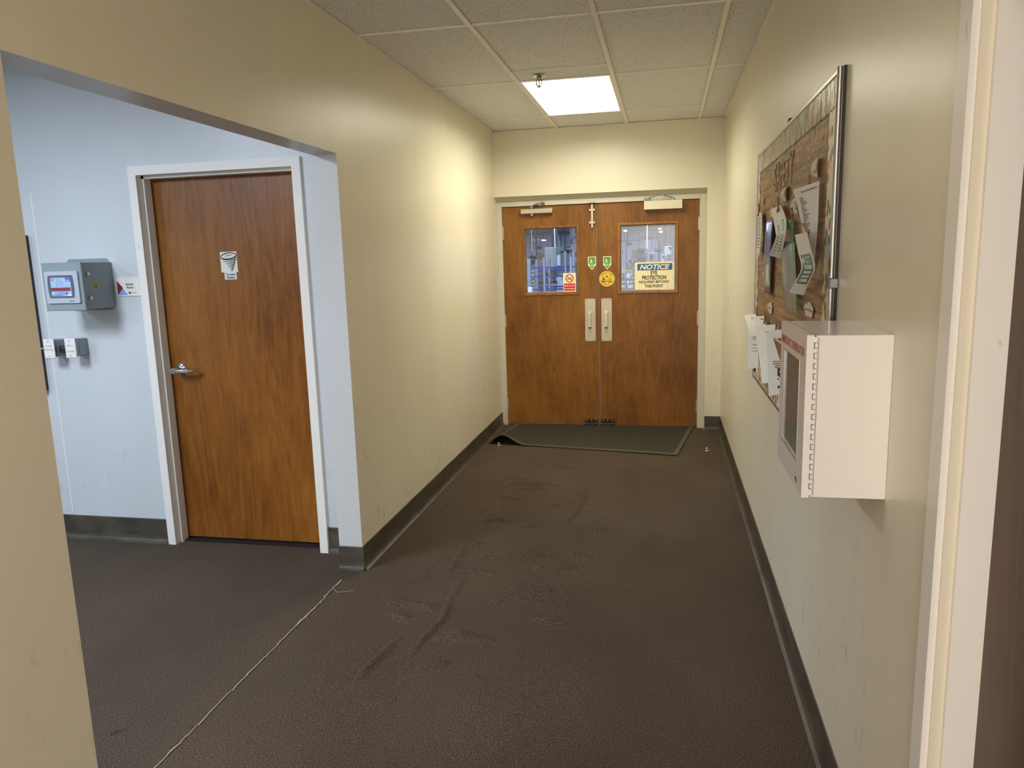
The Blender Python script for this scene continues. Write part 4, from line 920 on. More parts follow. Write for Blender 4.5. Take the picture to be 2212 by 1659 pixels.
for wd_, u0, u1, v0, v1 in (('NEXT SAFETY', 0.46, 0.86, 0.335, 0.375), ('MEETING', 0.50, 0.80, 0.395, 0.435)): text(mb, lambda a, b: s.p(a, b, 0.0018), wd_, u0, u1, v1, v0, 0.02)
mb.add('lettering', m_paper, s.o)
s.marks(scribble(0.33, 0.6, 0.495, 0.010) + scribble(0.20, 0.26, 0.495, 0.012) + scribble(0.20, 0.26, 0.59, 0.012) + scribble(0.20, 0.26, 0.68, 0.012) + scribble(0.2, 0.26, 0.76, 0.012) + scribble(0.33, 0.45, 0.755, 0.012), m_ink, 'print', 0.0022)
g = Sheet([((0.440, 3.103, 1.685), (0.455, 2.895, 1.672)), ((0.438, 3.03, 1.52), (0.448, 2.81, 1.51)), ((0.440, 2.954, 1.359), (0.450, 2.728, 1.345))], 0.004).build('document_pouch', 'clear plastic pouch with green edges holding papers', 'pouch', m_film, group=GP)
m_gtrim = mat('pouch_green_trim', L(96, 186, 72), 0.5)
g.marks([(0.0, 0.0, 0.06, 1.0), (0.93, 0.0, 1.0, 1.0), (0.0, 0.985, 1.0, 1.0), (0.0, 0.0, 1.0, 0.018), (0.0, 0.115, 1.0, 0.135)], m_gtrim, 'edge_binding', 0.001)
g.marks([(0.07 + 0.11 * k, 0.022, 0.165 + 0.11 * k, 0.112) for k in range(8)], m_gtrim, 'header_band', 0.001)
i = Sheet([((0.4445, 3.068, 1.60), (0.4565, 2.866, 1.59)), ((0.4445, 2.975, 1.40), (0.4545, 2.765, 1.39))]).build('pouch_papers', 'white papers inside the green edged plastic pouch', 'paper', group=GP)
mk = []
for k in range(14): mk += scribble(0.25, 0.6, 0.35 + 0.042 * k, 0.012)
i.marks(mk, mat('faint_ink', L(170, 164, 150), 0.7))
s = Sheet([((0.445, 3.417, 1.742), (0.455, 3.223, 1.749)), ((0.415, 3.051, 1.638), (0.44, 2.965, 1.677)), ((0.415, 3.045, 1.612), (0.425, 2.882, 1.608)), ((0.44, 3.409, 1.546), (0.455, 3.177, 1.534))]).build('two_column_sheet', 'curved white sheet with two columns of small print left of the green pouch', 'paper', group=GP)
s.marks(sum([scribble(0.26, 0.42, 0.30 + 0.05 * k, 0.018) + scribble(0.66, 0.84, 0.28 + 0.05 * k, 0.018) for k in range(5)] + [scribble(0.26, 0.40, 0.60 + 0.05 * k, 0.018) + scribble(0.66, 0.80, 0.58 + 0.045 * k, 0.018) for k in range(7)], []) + scribble(0.45, 0.8, 0.10, 0.03), m_ink)
s = Sheet([((0.455, 3.641, 1.711), (0.455, 3.443, 1.712)), ((0.452, 3.655, 1.54), (0.452, 3.45, 1.54)), ((0.455, 3.666, 1.373), (0.455, 3.458, 1.373))]).build('document_sleeve', 'narrow plastic sleeve with a blue sheet beside the two column sheet', 'pouch', mat('sleeve_blue_grey', L(112, 112, 124), 0.12), group=GP)
s.marks([(0.45, 0.12, 0.93, 0.58)], mat('sleeve_blue', L(86, 96, 150), 0.2), 'blue_sheet'); s.marks([(0.03, 0.20, 0.12, 0.98), (0.40, 0.60, 0.85, 0.80)], m_paper, 'white_sheet'); s.marks([(0.0, 0.0, 0.025, 1.0), (0.96, 0, 1.0, 1.0), (0, 0.985, 1, 1)], m_bezel_d, 'edge_binding', 0.0008)
s = Sheet([((0.455, 4.028, 1.768), (0.455, 3.818, 1.75)), ((0.45, 3.922, 1.663), (0.445, 3.732, 1.658)), ((0.45, 3.976, 1.557), (0.44, 3.754, 1.543))]).build('handwritten_sheet', 'white handwritten sheet at the far edge of the board', 'paper', group=GP)
s.marks(sum([scribble(0.25, 0.7, 0.2 + 0.06 * k, 0.022) for k in range(11)], []), m_ink)
s = Sheet([((0.42, 4.18, 1.226), (0.455, 3.933, 1.252)), ((0.405, 3.827, 1.184), (0.43, 3.68, 1.19)), ((0.40, 3.79, 1.09), (0.428, 3.60, 1.11)), ((0.4, 3.756, 0.992), (0.425, 3.547, 1.032))]).build('loose_sheet', 'curled white sheet sticking out farthest past the board edge at its bottom', 'paper', group=GP)
s.marks([(0.55, 0.10, 0.72, 0.12)] + sum([scribble(0.50 - 0.02 * (k % 3), 1.0, v, 0.008) for k, v in enumerate((0.44, 0.46, 0.49, 0.58, 0.64, 0.69))], []), m_ink)
s = Sheet([((0.43, 3.848, 1.247), (0.455, 3.593, 1.269)), ((0.42, 3.612, 1.196), (0.45, 3.504, 1.196)), ((0.42, 3.395, 1.074), (0.44, 3.353, 1.08))]).build('loose_sheet', 'white sheet mostly hidden behind the other bottom row papers', 'paper', group=GP)
s.marks(scribble(0.62, 0.95, 0.13, 0.03), m_ink)
s = Sheet([((0.392, 3.445, 1.236), (0.455, 3.197, 1.266)), ((0.39, 3.27, 1.142), (0.44, 3.093, 1.164)), ((0.39, 3.113, 1.032), (0.44, 3.092, 1.04))]).build('loose_sheet', 'middle white sheet in the bottom row with a short bold heading', 'paper', group=GP)
s.marks([(0.50, 0.155, 0.60, 0.18), (0.62, 0.155, 0.74, 0.18)], m_ink_dark, 'heading'); s.marks(sum([scribble(0.55, 0.95, v, 0.014) for v in (0.55, 0.59, 0.61, 0.65, 0.68, 0.71, 0.76, 0.80, 0.82, 0.84)], []), m_ink)
s = Sheet([((0.41, 3.181, 1.24), (0.44, 2.924, 1.272)), ((0.41, 3.127, 1.122), (0.435, 2.888, 1.155)), ((0.41, 3.063, 0.99), (0.43, 2.872, 1.031))]).build('loose_sheet', 'white sheet with black picture hanging next to the defibrillator cabinet', 'paper', group=GP)
s.marks(scribble(0.35, 0.9, 0.50, 0.012) + scribble(0.38, 0.9, 0.53, 0.014) + scribble(0.5, 0.9, 0.56, 0.012) + scribble(0.5, 0.9, 0.585, 0.012), m_ink)
s.marks([(0.68, 0.60, 1.0, 0.63), (0.68, 0.61, 0.80, 0.70), (0.80, 0.66, 1.0, 0.72), (0.70, 0.73, 0.78, 0.75), (0.72, 0.83, 0.88, 0.87)], m_ink_dark, 'picture')
# kraft wall pocket beside the cabinet
t = thing('wall_pocket', (0.42, 2.55, 1.0), 'brown kraft wall pocket half hidden behind the defibrillator cabinet', 'wall pocket')
mb = MB(); Pk = lambda x, y, z: Vector((x, y, z))
mb.face([Pk(0.360, 2.625, 1.272), Pk(0.360, 2.40, 1.272), Pk(0.452, 2.40, 0.985), Pk(0.452, 2.625, 0.985)]); mb.face([Pk(0.363, 2.622, 1.270), Pk(0.363, 2.403, 1.270), Pk(0.455, 2.403, 0.985), Pk(0.455, 2.622, 0.985)][::-1]); mb.add('front_panel', m_kraft, t)
MB().face([Pk(0.361, 2.625, 1.268), Pk(0.453, 2.625, 0.985), Pk(0.470, 2.625, 0.985), Pk(0.470, 2.625, 1.285)]).add('side_gusset', m_kraft, t)
MB().box(0.462, 0.470, 2.40, 2.625, 0.985, 1.30).add('back_panel', m_kraft, t)
for dx in (0.0, 0.006): MB().cyl((0.3605 + dx, 2.628, 1.273), (0.3605 + dx, 2.40, 1.273), 0.0022, 0.0022, 6).add('rim', m_kraft_edge, t)

# little tags
m_tag = mat('tag_cream', L(214, 206, 180), 0.6); m_tag_ink = mat('tag_ink', L(120, 124, 120), 0.6)
def oval_tag(y, z, ry, rz, label, lines, off=0.016, wavy=0.0, curl=0.02, tilt=0.0, m=None):
    mb = MB(); n_ = 28; A = []
    def P_(u, v): return fR.p(-y + u * ry * math.cos(tilt) - v * rz * math.sin(tilt), z + v * rz + u * ry * math.sin(tilt), off + curl * (u * u) * (0.6 if u < 0 else 1) )
    rows_ = []
    for j in range(7):
        r_ = j / 6
        rows_.append([P_(r_ * math.cos(2 * math.pi * k / n_) * (1 + wavy * math.sin(10 * math.pi * k / n_)), r_ * math.sin(2 * math.pi * k / n_) * (1 + wavy * math.sin(10 * math.pi * k / n_))) for k in range(n_ + 1)])
    mb.grid(rows_); back = [[p + Vector((0.0008, 0, 0)) for p in r] for r in rows_]; mb.grid([r[::-1] for r in back]); mb.grid([rows_[-1], back[-1]])
    bmesh.ops.remove_doubles(mb.bm, verts=mb.bm.verts, dist=1e-6)
    o = mb.add('board_tag', m or m_tag); tag(o, label, 'tag', 'small tags on the bulletin board')
    mk = MB()
    for (v, w_) in lines:
        u = -w_
        while u < w_:
            q = random.uniform(0.06, 0.14)
            mk.face([P_(a, b) + Vector((-0.0012, 0, 0)) for a, b in ((u, v - 0.09), (min(u + q, w_), v - 0.09), (min(u + q, w_), v + 0.09), (u, v + 0.09))]); u += q + 0.04
    if lines: mk.add('print', m_tag_ink, o)
    return o
oval_tag(2.545, 1.817, 0.062, 0.031, 'cream oval tag curling off the board above the name list sheet', ((-0.25, 0.6),), 0.018, 0, 0.016)
oval_tag(3.165, 1.785, 0.075, 0.030, 'cream oval tag pinned above the two column sheet', ((0.0, 0.6),), 0.016)
oval_tag(2.885, 1.726, 0.080, 0.034, 'cream oval tag with two printed lines above the green pouch', ((0.35, 0.6), (-0.35, 0.4)), 0.018)
oval_tag(3.535, 1.308, 0.085, 0.026, 'cream cloud shaped tag low on the far half of the board', ((0.0, 0.7),), 0.015, 0.09, 0.004)
oval_tag(2.605, 1.366, 0.085, 0.025, 'cream cloud shaped tag above the defibrillator cabinet', ((0.0, 0.8),), 0.015, 0.09, 0.004)
oval_tag(3.885, 1.808, 0.020, 0.020, 'tiny cream tag near the top far corner of the board', (), 0.015, 0.1, 0.004)
oval_tag(3.565, 1.736, 0.050, 0.024, 'small cream pointed tag above the blue plastic sleeve', ((0.0, 0.5),), 0.016, 0.12, 0.004)
for (p, lb, ti) in (((0.452, 2.549, 1.768), 'clothespin holding the name list sheet', 0.004), ((0.440, 2.470, 1.616), 'clothespin holding the teal meeting sheet', 0.02), ((0.452, 3.212, 1.748), 'clothespin holding the two column sheet', 0.006), ((0.452, 2.86, 1.685), 'clothespin holding the green edged pouch', 0.006), ((0.452, 3.86, 1.765), 'clothespin holding the far handwritten sheet', 0.004),
                    ((0.452, 3.83, 1.262), 'farthest clothespin of the bottom row', 0.006), ((0.452, 3.52, 1.268), 'middle clothespin of the bottom row', 0.006), ((0.452, 3.165, 1.262), 'bottom row clothespin nearest the defibrillator cabinet', 0.01)):
    peg(p, lb, 0.06, ti)
# ------------------------------------------------------------------ the workshop beyond the doors
m_sfloor = mat('shop_concrete', L(120, 124, 132), 0.6); m_swall = mat('shop_wall_white', L(206, 210, 220), 0.7); m_sceil = mat('shop_deck_dark', L(84, 84, 92), 0.8)
MB().box(-20, 7, 6.9, 55, -0.05, 0.0).add('floor_shop', m_sfloor, **ST)
MB().box(-20, 7, 6.82, 55, 3.30, 3.40).add('ceiling_shop', m_sceil, **ST)
mb = MB(); mb.box(-20, 7, 55, 55.2, 0, 3.4); mb.add('wall_shop_far', m_swall, **ST)
for k in range(14): MB().box(-19 + 1.9 * k, -18.97 + 1.9 * k, 54.98, 55.0, 0, 3.3).add('trim_%d' % (4 + k), m_sceil, **ST)
MB().box(-20.2, -20, 6.8, 55, 0, 3.4).add('wall_shop_left', m_swall, **ST); MB().box(7, 7.2, 6.8, 55, 0, 3.4).add('wall_shop_right', m_swall, **ST)
MB().box(-20, -6.0, YF, YF + 0.16, 0, 3.4).add('wall_shop_near', m_swall, **ST)
s_grey, s_dgrey, s_lgrey = mat('shop_grey_steel', L(128, 140, 156), 0.5), mat('shop_dark_steel', L(62, 64, 72), 0.5), mat('shop_pale_grey', L(170, 178, 194), 0.5)
s_blue, s_navy, s_wood = mat('shop_blue_beam', L(44, 62, 130), 0.5), mat('shop_navy', L(40, 40, 70), 0.5), mat('shop_crate_wood', L(128, 96, 78), 0.7)
s_white, s_cream, s_black = mat('shop_white', L(222, 224, 230), 0.5), mat('shop_cream', L(232, 216, 192), 0.6), mat('shop_black', L(26, 26, 32), 0.5)
s_green, s_yel, s_sky, s_red = mat('shop_green', L(70, 110, 90), 0.5), mat('shop_yellow', L(214, 180, 90), 0.5), mat('shop_bright_blue', L(50, 120, 214), 0.4), mat('shop_red', L(150, 60, 60), 0.5)
s_tape = mat('shop_blue_tray', L(96, 150, 206), 0.5); s_kr = mat('shop_cardboard', L(160, 122, 98), 0.7)

t = thing('pallet_rack', (-2.3, 15.4, 0), 'grey steel rack with blue beams seen through the left door glass', 'rack')
for (x0, x1, y, zt) in ((-2.78, -2.70, 15.0, 1.57), (-2.45, -2.40, 15.0, 1.58), (-2.01, -1.96, 15.0, 1.69), (-1.91, -1.85, 15.0, 1.58), (-2.50, -2.45, 16.0, 1.57), (-1.97, -1.91, 16.0, 1.70), (-2.78, -2.72, 16.0, 1.55)):
    b = MB(); b.box(x0, x1, y, y + 0.004, 0, zt); b.box(x0, x0 + 0.006, y, y + 0.06, 0, zt); b.box(x1 - 0.006, x1, y, y + 0.06, 0, zt); b.box(x0 - 0.02, x1 + 0.02, y - 0.02, y + 0.08, 0, 0.01); b.add('upright', s_grey, t)
for (x0, x1, y, z) in ((-2.78, -1.78, 15.06, 1.38), (-2.70, -1.95, 15.06, 1.20), (-2.70, -2.05, 15.06, 0.935), (-2.78, -1.85, 16.06, 1.30), (-2.78, -1.85, 16.06, 0.95)):
    MB().box(x0, x1, y, y + 0.05, z - 0.018, z + 0.018, 0.003).add('beam', s_blue, t)
blk = None
for k in range(7):
    z = 0.87 + 0.069 * k
    o = MB().box(-2.735, -2.69, 15.15, 15.35, z, z + 0.045, 0.003).add('wood_block', s_cream)
    tag(o, ('lowest', 'second lowest', 'third lowest', 'middle', 'third highest', 'second highest', 'topmost')[k] + ' cream wooden block of the column behind the left rack upright', 'block', 'blocks stacked behind the left rack upright')
    if k < 6: MB().box(-2.735, -2.70, 15.16, 15.34, z + 0.045, z + 0.069).add('spacer', s_dgrey, o)
o = MB().box(-2.74, -2.69, 15.15, 15.35, 0, 0.87, 0.004).add('support_post', s_dgrey); tag(o, 'dark post under the column of cream blocks', 'post')
o = MB().box(-2.70, -2.62, 14.6, 14.75, 0.90, 1.0, 0.006).add('white_carton', s_white); tag(o, 'small white carton at the lower left corner of the left door glass', 'carton')
t = thing('carton_stand', (-2.66, 14.68, 0), 'grey stand below the small white carton', 'stand'); MB().box(-2.72, -2.60, 14.58, 14.78, 0.88, 0.90).add('top', s_grey, t); MB().box(-2.69, -2.63, 14.64, 14.70, 0, 0.88).add('leg', s_grey, t)

t = thing('tall_cabinet', (-3.965, 26.3, 0), 'tall plain grey cabinet in the middle of the left door glass', 'cabinet')
MB().box(-4.17, -3.76, 26.0, 26.6, 0.06, 1.94, 0.01).add('body', mat('shop_taupe', L(132, 130, 132), 0.6), t); MB().box(-4.15, -3.78, 26.02, 26.58, 0, 0.06).add('plinth', s_black, t); MB().box(-4.165, -3.765, 25.99, 26.0, 0.10, 1.92, 0.003).add('door', bpy.data.materials['shop_taupe'], t); MB().box(-3.80, -3.79, 25.97, 25.99, 0.95, 1.10, 0.002).add('handle', s_lgrey, t)
t = thing('green_cabinet', (-3.69, 26.3, 0), 'narrow green cabinet beside the tall grey one', 'cabinet')
MB().box(-3.755, -3.62, 26.05, 26.5, 0, 1.94, 0.008).add('body', s_green, t); MB().box(-3.75, -3.625, 26.03, 26.05, 1.30, 1.66, 0.003).add('door', s_lgrey, t)
t = thing('cable_reel', (-3.54, 20.0, 1.40), 'dark navy cable reel on a white stand in the left door glass', 'reel')
b = MB(); b.lathe([(0.0, -0.05), (0.11, -0.05), (0.115, -0.045), (0.115, -0.035), (0.06, -0.03), (0.06, 0.03), (0.115, 0.035), (0.115, 0.045), (0.11, 0.05), (0.0, 0.05)], (-3.54, 20.0, 1.54), (0, 1, 0), 26); b.add('spool', s_navy, t)
MB().cyl((-3.54, 19.92, 1.54), (-3.54, 20.08, 1.54), 0.02, 0.02, 10).add('axle', s_lgrey, t); MB().box(-3.57, -3.51, 20.055, 20.09, 0, 1.56, 0.004).add('pedestal', s_lgrey, t); MB().box(-3.62, -3.46, 19.95, 20.12, 0, 0.02, 0.004).add('foot', s_lgrey, t)
t = thing('reel_stand', (-3.58, 20.15, 0), 'white pipe stand behind the dark cable reel', 'stand')
for x in (-3.66, -3.60, -3.52): MB().cyl((x, 20.25, 0), (x, 20.25, 1.78), 0.012, 0.012, 8).add('leg', s_white, t)
MB().tube([(-3.69, 20.25, 1.78), (-3.62, 20.25, 1.785), (-3.50, 20.25, 1.78)], 0.012, 8).add('top_rail', s_white, t); MB().box(-3.58, -3.50, 20.2, 20.4, 1.33, 1.42, 0.008).add('gearbox', s_white, t)
random.seed(3)
def crumple(name, cx, cy, cz, w_, h, m, label, cat, base=0.0):
    mb = MB(); N_ = 9
    P_ = [[(cx + w_ * (i / N_ - 0.5) * (1 - 0.35 * j / N_) + random.uniform(-0.03, 0.03) * w_ * 2, cy + random.uniform(-0.12, 0.12) * w_, cz + h * (j / N_ - 0.5) + random.uniform(-0.06, 0.06) * h) for i in range(N_ + 1)] for j in range(N_ + 1)]
    mb.grid(P_, False); mb.grid([[(p[0], p[1] + 0.12 * w_ + 0.05, p[2]) for p in r] for r in P_][::-1], False)
    o = mb.add(name, m); tag(o, label, cat); return o
crumple('plastic_wrap', -3.36, 20.0, 1.43, 0.22, 0.16, s_white, 'crumpled white plastic wrap to the right of the cable reel', 'plastic wrap')
crumple('plastic_sheet', -2.38, 17.0, 0.585, 0.20, 1.16, s_white, 'crumpled clear plastic sheet left of the no smoking sign', 'plastic sheet')
t = thing('supply_bench', (-2.9, 18.3, 0), 'low bench with pale blue tray top behind the rack', 'bench')
MB().box(-3.12, -2.60, 18.0, 18.6, 1.26, 1.30, 0.004).add('shelf', s_kr, t); MB().box(-3.10, -2.95, 18.02, 18.4, 1.30, 1.34, 0.004).add('tray', s_tape, t); MB().box(-2.77, -2.63, 18.02, 18.4, 1.30, 1.34, 0.004).add('tray', s_tape, t)
for z in (1.10, 0.95, 0.78): MB().box(-3.12, -2.40, 18.0, 18.6, z, z + 0.058, 0.004).add('shelf', s_dgrey, t)
for x in (-3.10, -2.62, -2.42): MB().box(x, x + 0.03, 18.02, 18.06, 0, 1.26).add('leg', s_grey, t)
for k, (x, z, h, c_) in enumerate(((-3.05, 1.16, 0.08, s_grey), (-2.90, 1.16, 0.07, s_dgrey), (-2.755, 1.16, 0.09, s_kr), (-2.98, 1.01, 0.07, s_kr), (-2.80, 1.01, 0.08, s_grey))):
    o = MB().box(x, x + 0.11, 18.05, 18.3, z + 0.0005, z + h, 0.006).add('parts_bin', c_); tag(o, 'small parts bin, number %s from the left on the %s shelf of the low bench' % (('one', 'two', 'three', 'one', 'two')[k], 'upper' if k < 3 else 'lower'), 'bin')
def post(x, y, r, z0, z1, m, label, x1=None):
    t_ = thing('ceiling_pipe', (x, y, z0), label, 'pipe')
    MB().cyl((x, y, z0), (x if x1 is None else x1, y, z1), r, r, 10).add('pipe', m, t_); MB().cyl((x if x1 is None else x1, y, z1 - 0.03), (x if x1 is None else x1, y, z1), r * 2.2, r * 2.2, 10).add('flange', m, t_)
t = thing('steel_column', (-5.945, 40.1, 0), 'dark steel column rising above the tall grey cabinet', 'column')
b = MB(); b.box(-6.04, -5.86, 40.0, 40.02, 0, 3.29); b.box(-6.04, -5.86, 40.2, 40.22, 0, 3.29); b.box(-5.96, -5.94, 40.02, 40.2, 0, 3.29); b.add('web', s_dgrey, t); MB().box(-6.12, -5.78, 39.94, 40.28, 0, 0.03).add('base_plate', s_dgrey, t)
post(-5.84, 39.9, 0.03, 0, 3.29, s_white, 'white vertical pipe fixed to the right side of the steel column')
post(-5.50, 32.0, 0.035, 0.0, 3.29, s_dgrey, 'dark vertical post left of the tall grey cabinet'); post(-5.65, 31.8, 0.014, 1.3, 3.29, s_white, 'thin white drop pipe above the cable reel'); post(-5.78, 32.2, 0.03, 0.0, 3.29, s_dgrey, 'dark vertical post near the left edge of the left door glass')
post(-4.06, 30.0, 0.022, 1.4, 3.29, s_lgrey, 'slanting pale pipe right of the steel column', -4.44); post(-4.0, 30.2, 0.024, 1.4, 3.29, s_dgrey, 'dark drop cable right of the slanting pale pipe')
t = thing('air_duct', (-5.8, 34.0, 2.3), 'short round silver air duct left of the steel column', 'duct')
MB().cyl((-6.1, 34, 2.415), (-5.62, 34, 2.405), 0.06, 0.06, 16).add('duct', s_lgrey, t); MB().cyl((-5.63, 34, 2.405), (-5.60, 34, 2.405), 0.068, 0.068, 16).add('rim', s_dgrey, t); MB().cyl((-5.9, 34, 2.46), (-5.9, 34, 3.29), 0.008, 0.008, 6).add('hanger', s_dgrey, t)
def vent(x0, x1, z0, z1, label):
    t_ = thing('wall_vent', ((x0 + x1) / 2, 54.95, z0), label, 'vent'); MB().box(x0, x1, 54.93, 55.0, z0, z1, 0.01).add('frame', s_dgrey, t_)
    for k in range(4): MB().box(x0 + 0.02, x1 - 0.02, 54.91, 54.93, z0 + (z1 - z0) * (k + 0.2) / 4, z0 + (z1 - z0) * (k + 0.65) / 4).add('louver', mat('vent_slat', L(92, 92, 96), 0.5) if 'vent_slat' not in bpy.data.materials else bpy.data.materials['vent_slat'], t_)
vent(-9.42, -9.03, 2.24, 2.46, 'dark wall vent on the far shop wall through the left glass'); vent(-2.78, -2.41, 2.34, 2.52, 'dark wall vent on the far shop wall through the right glass')
for k, (x0, x1, z1) in enumerate(((-5.83, -5.66, 1.85), (-5.65, -5.46, 1.83))):
    t = thing('wood_crate', ((x0 + x1) / 2, 34.3, 0), ('left brown wooden crate behind the cable reel', 'right brown wooden crate touching the tall grey cabinet')[k], 'crate')
    MB().box(x0, x1, 34.02, 34.6, 0.0, z1, 0.004).add('body', s_wood, t)
    for z in (0.3, 0.9, 1.5, z1 - 0.06): MB().box(x0, x1, 34.0, 34.02, z, z + 0.05).add('slat', s_kr, t)
t = thing('hanging_regulator', (-2.16, 18.0, 1.85), 'bright blue regulator hanging at the right edge of the left door glass', 'regulator')
b = MB(); b.lathe([(0.0, 0.045), (0.03, 0.042), (0.045, 0.02), (0.045, -0.025), (0.03, -0.04), (0.0, -0.045)], (-2.16, 18.0, 2.05), (0, 0, 1), 18); b.add('cap', s_sky, t)
for x in (-2.18, -2.14): MB().cyl((x, 18, 1.87), (x, 18, 2.01), 0.014, 0.014, 10).add('cylinder', s_lgrey, t)
for x in (-2.19, -2.15): MB().cyl((x, 18, 2.08), (x, 18, 3.29), 0.007, 0.007, 8).add('hose', s_white, t)
t = thing('hanging_motor', (-2.28, 18.4, 1.82), 'dark cylindrical hoist motor hanging beside the blue regulator', 'hoist'); MB().cyl((-2.28, 18.4, 1.88), (-2.28, 18.4, 2.02), 0.03, 0.03, 14).add('motor', s_dgrey, t)
for x in (-2.30, -2.26): MB().cyl((x, 18.4, 2.02), (x, 18.4, 3.29), 0.008, 0.008, 8).add('chain', s_lgrey, t)
for k, (x0, x1, zt, m_, lb) in enumerate(((-2.78, -2.70, 1.74, s_cream, 'upright cream board leaning behind the rack on the right'), (-2.62, -2.53, 1.71, s_white, 'upright white board near the right rack upright'))):
    o = MB().box(x0, x1, 20.0, 20.04, 0, zt, 0.004).add('leaning_board', m_); tag(o, lb, 'board'); MB().box(x0 - 0.01, x1 + 0.01, 19.99, 20.05, zt - 0.03, zt, 0.002).add('edge_cap', s_dgrey, o)
t = thing('tool_trolley', (-2.06, 17.2, 0), 'dark grey tool trolley at the right edge of the left door glass', 'trolley')
MB().box(-2.12, -1.95, 17.0, 17.4, 0.0, 1.69, 0.01).add('body', s_dgrey, t); MB().box(-2.11, -1.96, 16.985, 17.0, 1.45, 1.58, 0.004).add('drawer', s_grey, t); MB().tube([(-2.23, 17.1, 1.75), (-2.23, 17.1, 1.81), (-2.14, 17.1, 1.81)], 0.008, 8).add('handle', s_black, t); MB().box(-2.25, -2.10, 17.05, 17.3, 1.69, 1.74, 0.004).add('top', s_black, t)

# seen through the right glass
t = thing('locker', (-0.985, 18.2, 0), 'pale grey locker at the left edge of the right door glass', 'locker')
MB().box(-1.06, -0.92, 18.0, 18.45, 0.04, 1.76, 0.006).add('body', s_lgrey, t); MB().box(-1.055, -0.925, 17.99, 18.0, 0.08, 1.73, 0.003).add('door', s_lgrey, t); MB().box(-1.02, -1.0, 17.98, 17.99, 1.62, 1.70).add('vent_slot', s_dgrey, t); MB().box(-1.06, -0.92, 18.02, 18.43, 0, 0.04).add('plinth', s_black, t)
t = thing('grey_machine', (-0.32, 24.4, 0), 'large grey machine behind the NOTICE sign', 'machine')
MB().box(-0.54, -0.12, 24.0, 24.9, 0, 1.645, 0.02).add('body', s_grey, t); MB().box(-0.34, -0.12, 24.05, 24.9, 1.645, 1.785, 0.02).add('hood', s_dgrey, t); MB().box(-0.50, -0.38, 23.98, 24.0, 1.42, 1.58, 0.004).add('control_door', s_dgrey, t); MB().cyl((-0.20, 24.2, 1.785), (-0.20, 24.2, 1.86), 0.03, 0.03, 12).add('vent_pipe', s_lgrey, t)
t = thing('white_machine', (0.08, 24.4, 0), 'white machine cabinet with dark opening near the right edge of the glass', 'machine')
MB().box(-0.03, 0.185, 24.0, 24.8, 0, 1.83, 0.012).add('body', s_white, t); MB().box(0.045, 0.155, 23.985, 24.0, 1.40, 1.565, 0.004).add('opening', s_black, t)
fm_ = front(24.0); MB().prism(fm_, [(0.075, 1.80), (0.165, 1.80), (0.165, 1.69), (0.135, 1.72)], 0, 0.01).add('window', s_dgrey, t); MB().box(0.06, 0.14, 23.97, 23.985, 1.44, 1.50, 0.004).add('part_tray', s_lgrey, t)
o = MB().box(-0.115, -0.04, 23.9, 24.1, 0, 1.585, 0.01).add('side_unit', s_white); tag(o, 'small white unit left of the white machine cabinet', 'unit'); MB().box(-0.10, -0.06, 23.885, 23.9, 1.46, 1.55).add('display', s_black, o)
t = thing('black_chute', (-0.195, 23.3, 0), 'tall black chute standing in front of the grey machine', 'chute')
b = MB(); b.cyl((-0.20, 23.3, 0), (-0.20, 23.3, 1.76), 0.028, 0.020, 12); b.cyl((-0.20, 23.3, 1.76), (-0.195, 23.3, 1.97), 0.018, 0.026, 12); b.add('tube', s_black, t); MB().cyl((-0.20, 23.3, 0), (-0.20, 23.3, 0.03), 0.12, 0.12, 14).add('foot', s_black, t)
t = thing('wire_cart', (-0.66, 19.2, 0), 'wire cart with a rounded frame left of the NOTICE sign', 'cart')
MB().tube([(-0.84, 19.0, 0.0), (-0.84, 19.0, 1.53), (-0.82, 19.0, 1.57), (-0.79, 19.0, 1.585), (-0.53, 19.0, 1.585), (-0.50, 19.0, 1.57), (-0.485, 19.0, 1.53), (-0.485, 19.0, 0.0)], 0.012, 8).add('hoop', s_lgrey, t)
MB().tube([(-0.84, 19.5, 0.0), (-0.84, 19.5, 1.2), (-0.485, 19.5, 1.2), (-0.485, 19.5, 0.0)], 0.012, 8).add('hoop', s_lgrey, t)
for z in (1.37, 1.20, 0.9, 0.5, 0.15): MB().box(-0.84, -0.485, 19.0, 19.5, z, z + 0.02).add('shelf', s_dgrey, t)
MB().box(-0.82, -0.50, 19.02, 19.03, 1.50, 1.57).add('back_panel', s_grey, t)
for k in range(6):
    o = MB(); x = -0.80 + 0.052 * k; o.lathe([(0.0, 0.0), (0.020, 0.0), (0.022, 0.03), (0.014, 0.055), (0.008, 0.075), (0.0, 0.078)], (x, 19.12 + 0.02 * (k % 2), 1.391), (0, 0, 1), 10); o = o.add('spray_can', (s_white, s_black, s_red, s_kr, s_black, s_red)[k])
    tag(o, '%s on the wire cart top shelf, place %s from the left' % (('white can', 'black can', 'red can', 'tan can', 'black can', 'red can')[k], ('one', 'two', 'three', 'four', 'five', 'six')[k]), 'can', 'cans on the wire cart')
for (x0, x1, z1, m_, lb, y) in ((-1.47, -1.26, 1.81, s_kr, 'tan cardboard box stack left of the wire cart', 34.0), (-1.27, -0.92, 1.87, s_dgrey, 'dark open crate behind the wire cart', 34.6)):
    t = thing('stacked_box', ((x0 + x1) / 2, y, 0), lb, 'box'); MB().box(x0, x1, y, y + 0.4, 0, z1, 0.008).add('body', m_, t); MB().box(x0 - 0.01, x1 + 0.01, y - 0.01, y + 0.41, z1 - 0.05, z1, 0.004).add('lid', s_wood, t)
t = thing('white_gantry', (-0.75, 36.0, 0), 'white gantry frame rising behind the grey machine', 'gantry')
for x in (-0.96, -0.58): MB().box(x, x + 0.06, 36.0, 36.06, 0, 2.33, 0.004).add('post', s_white, t)
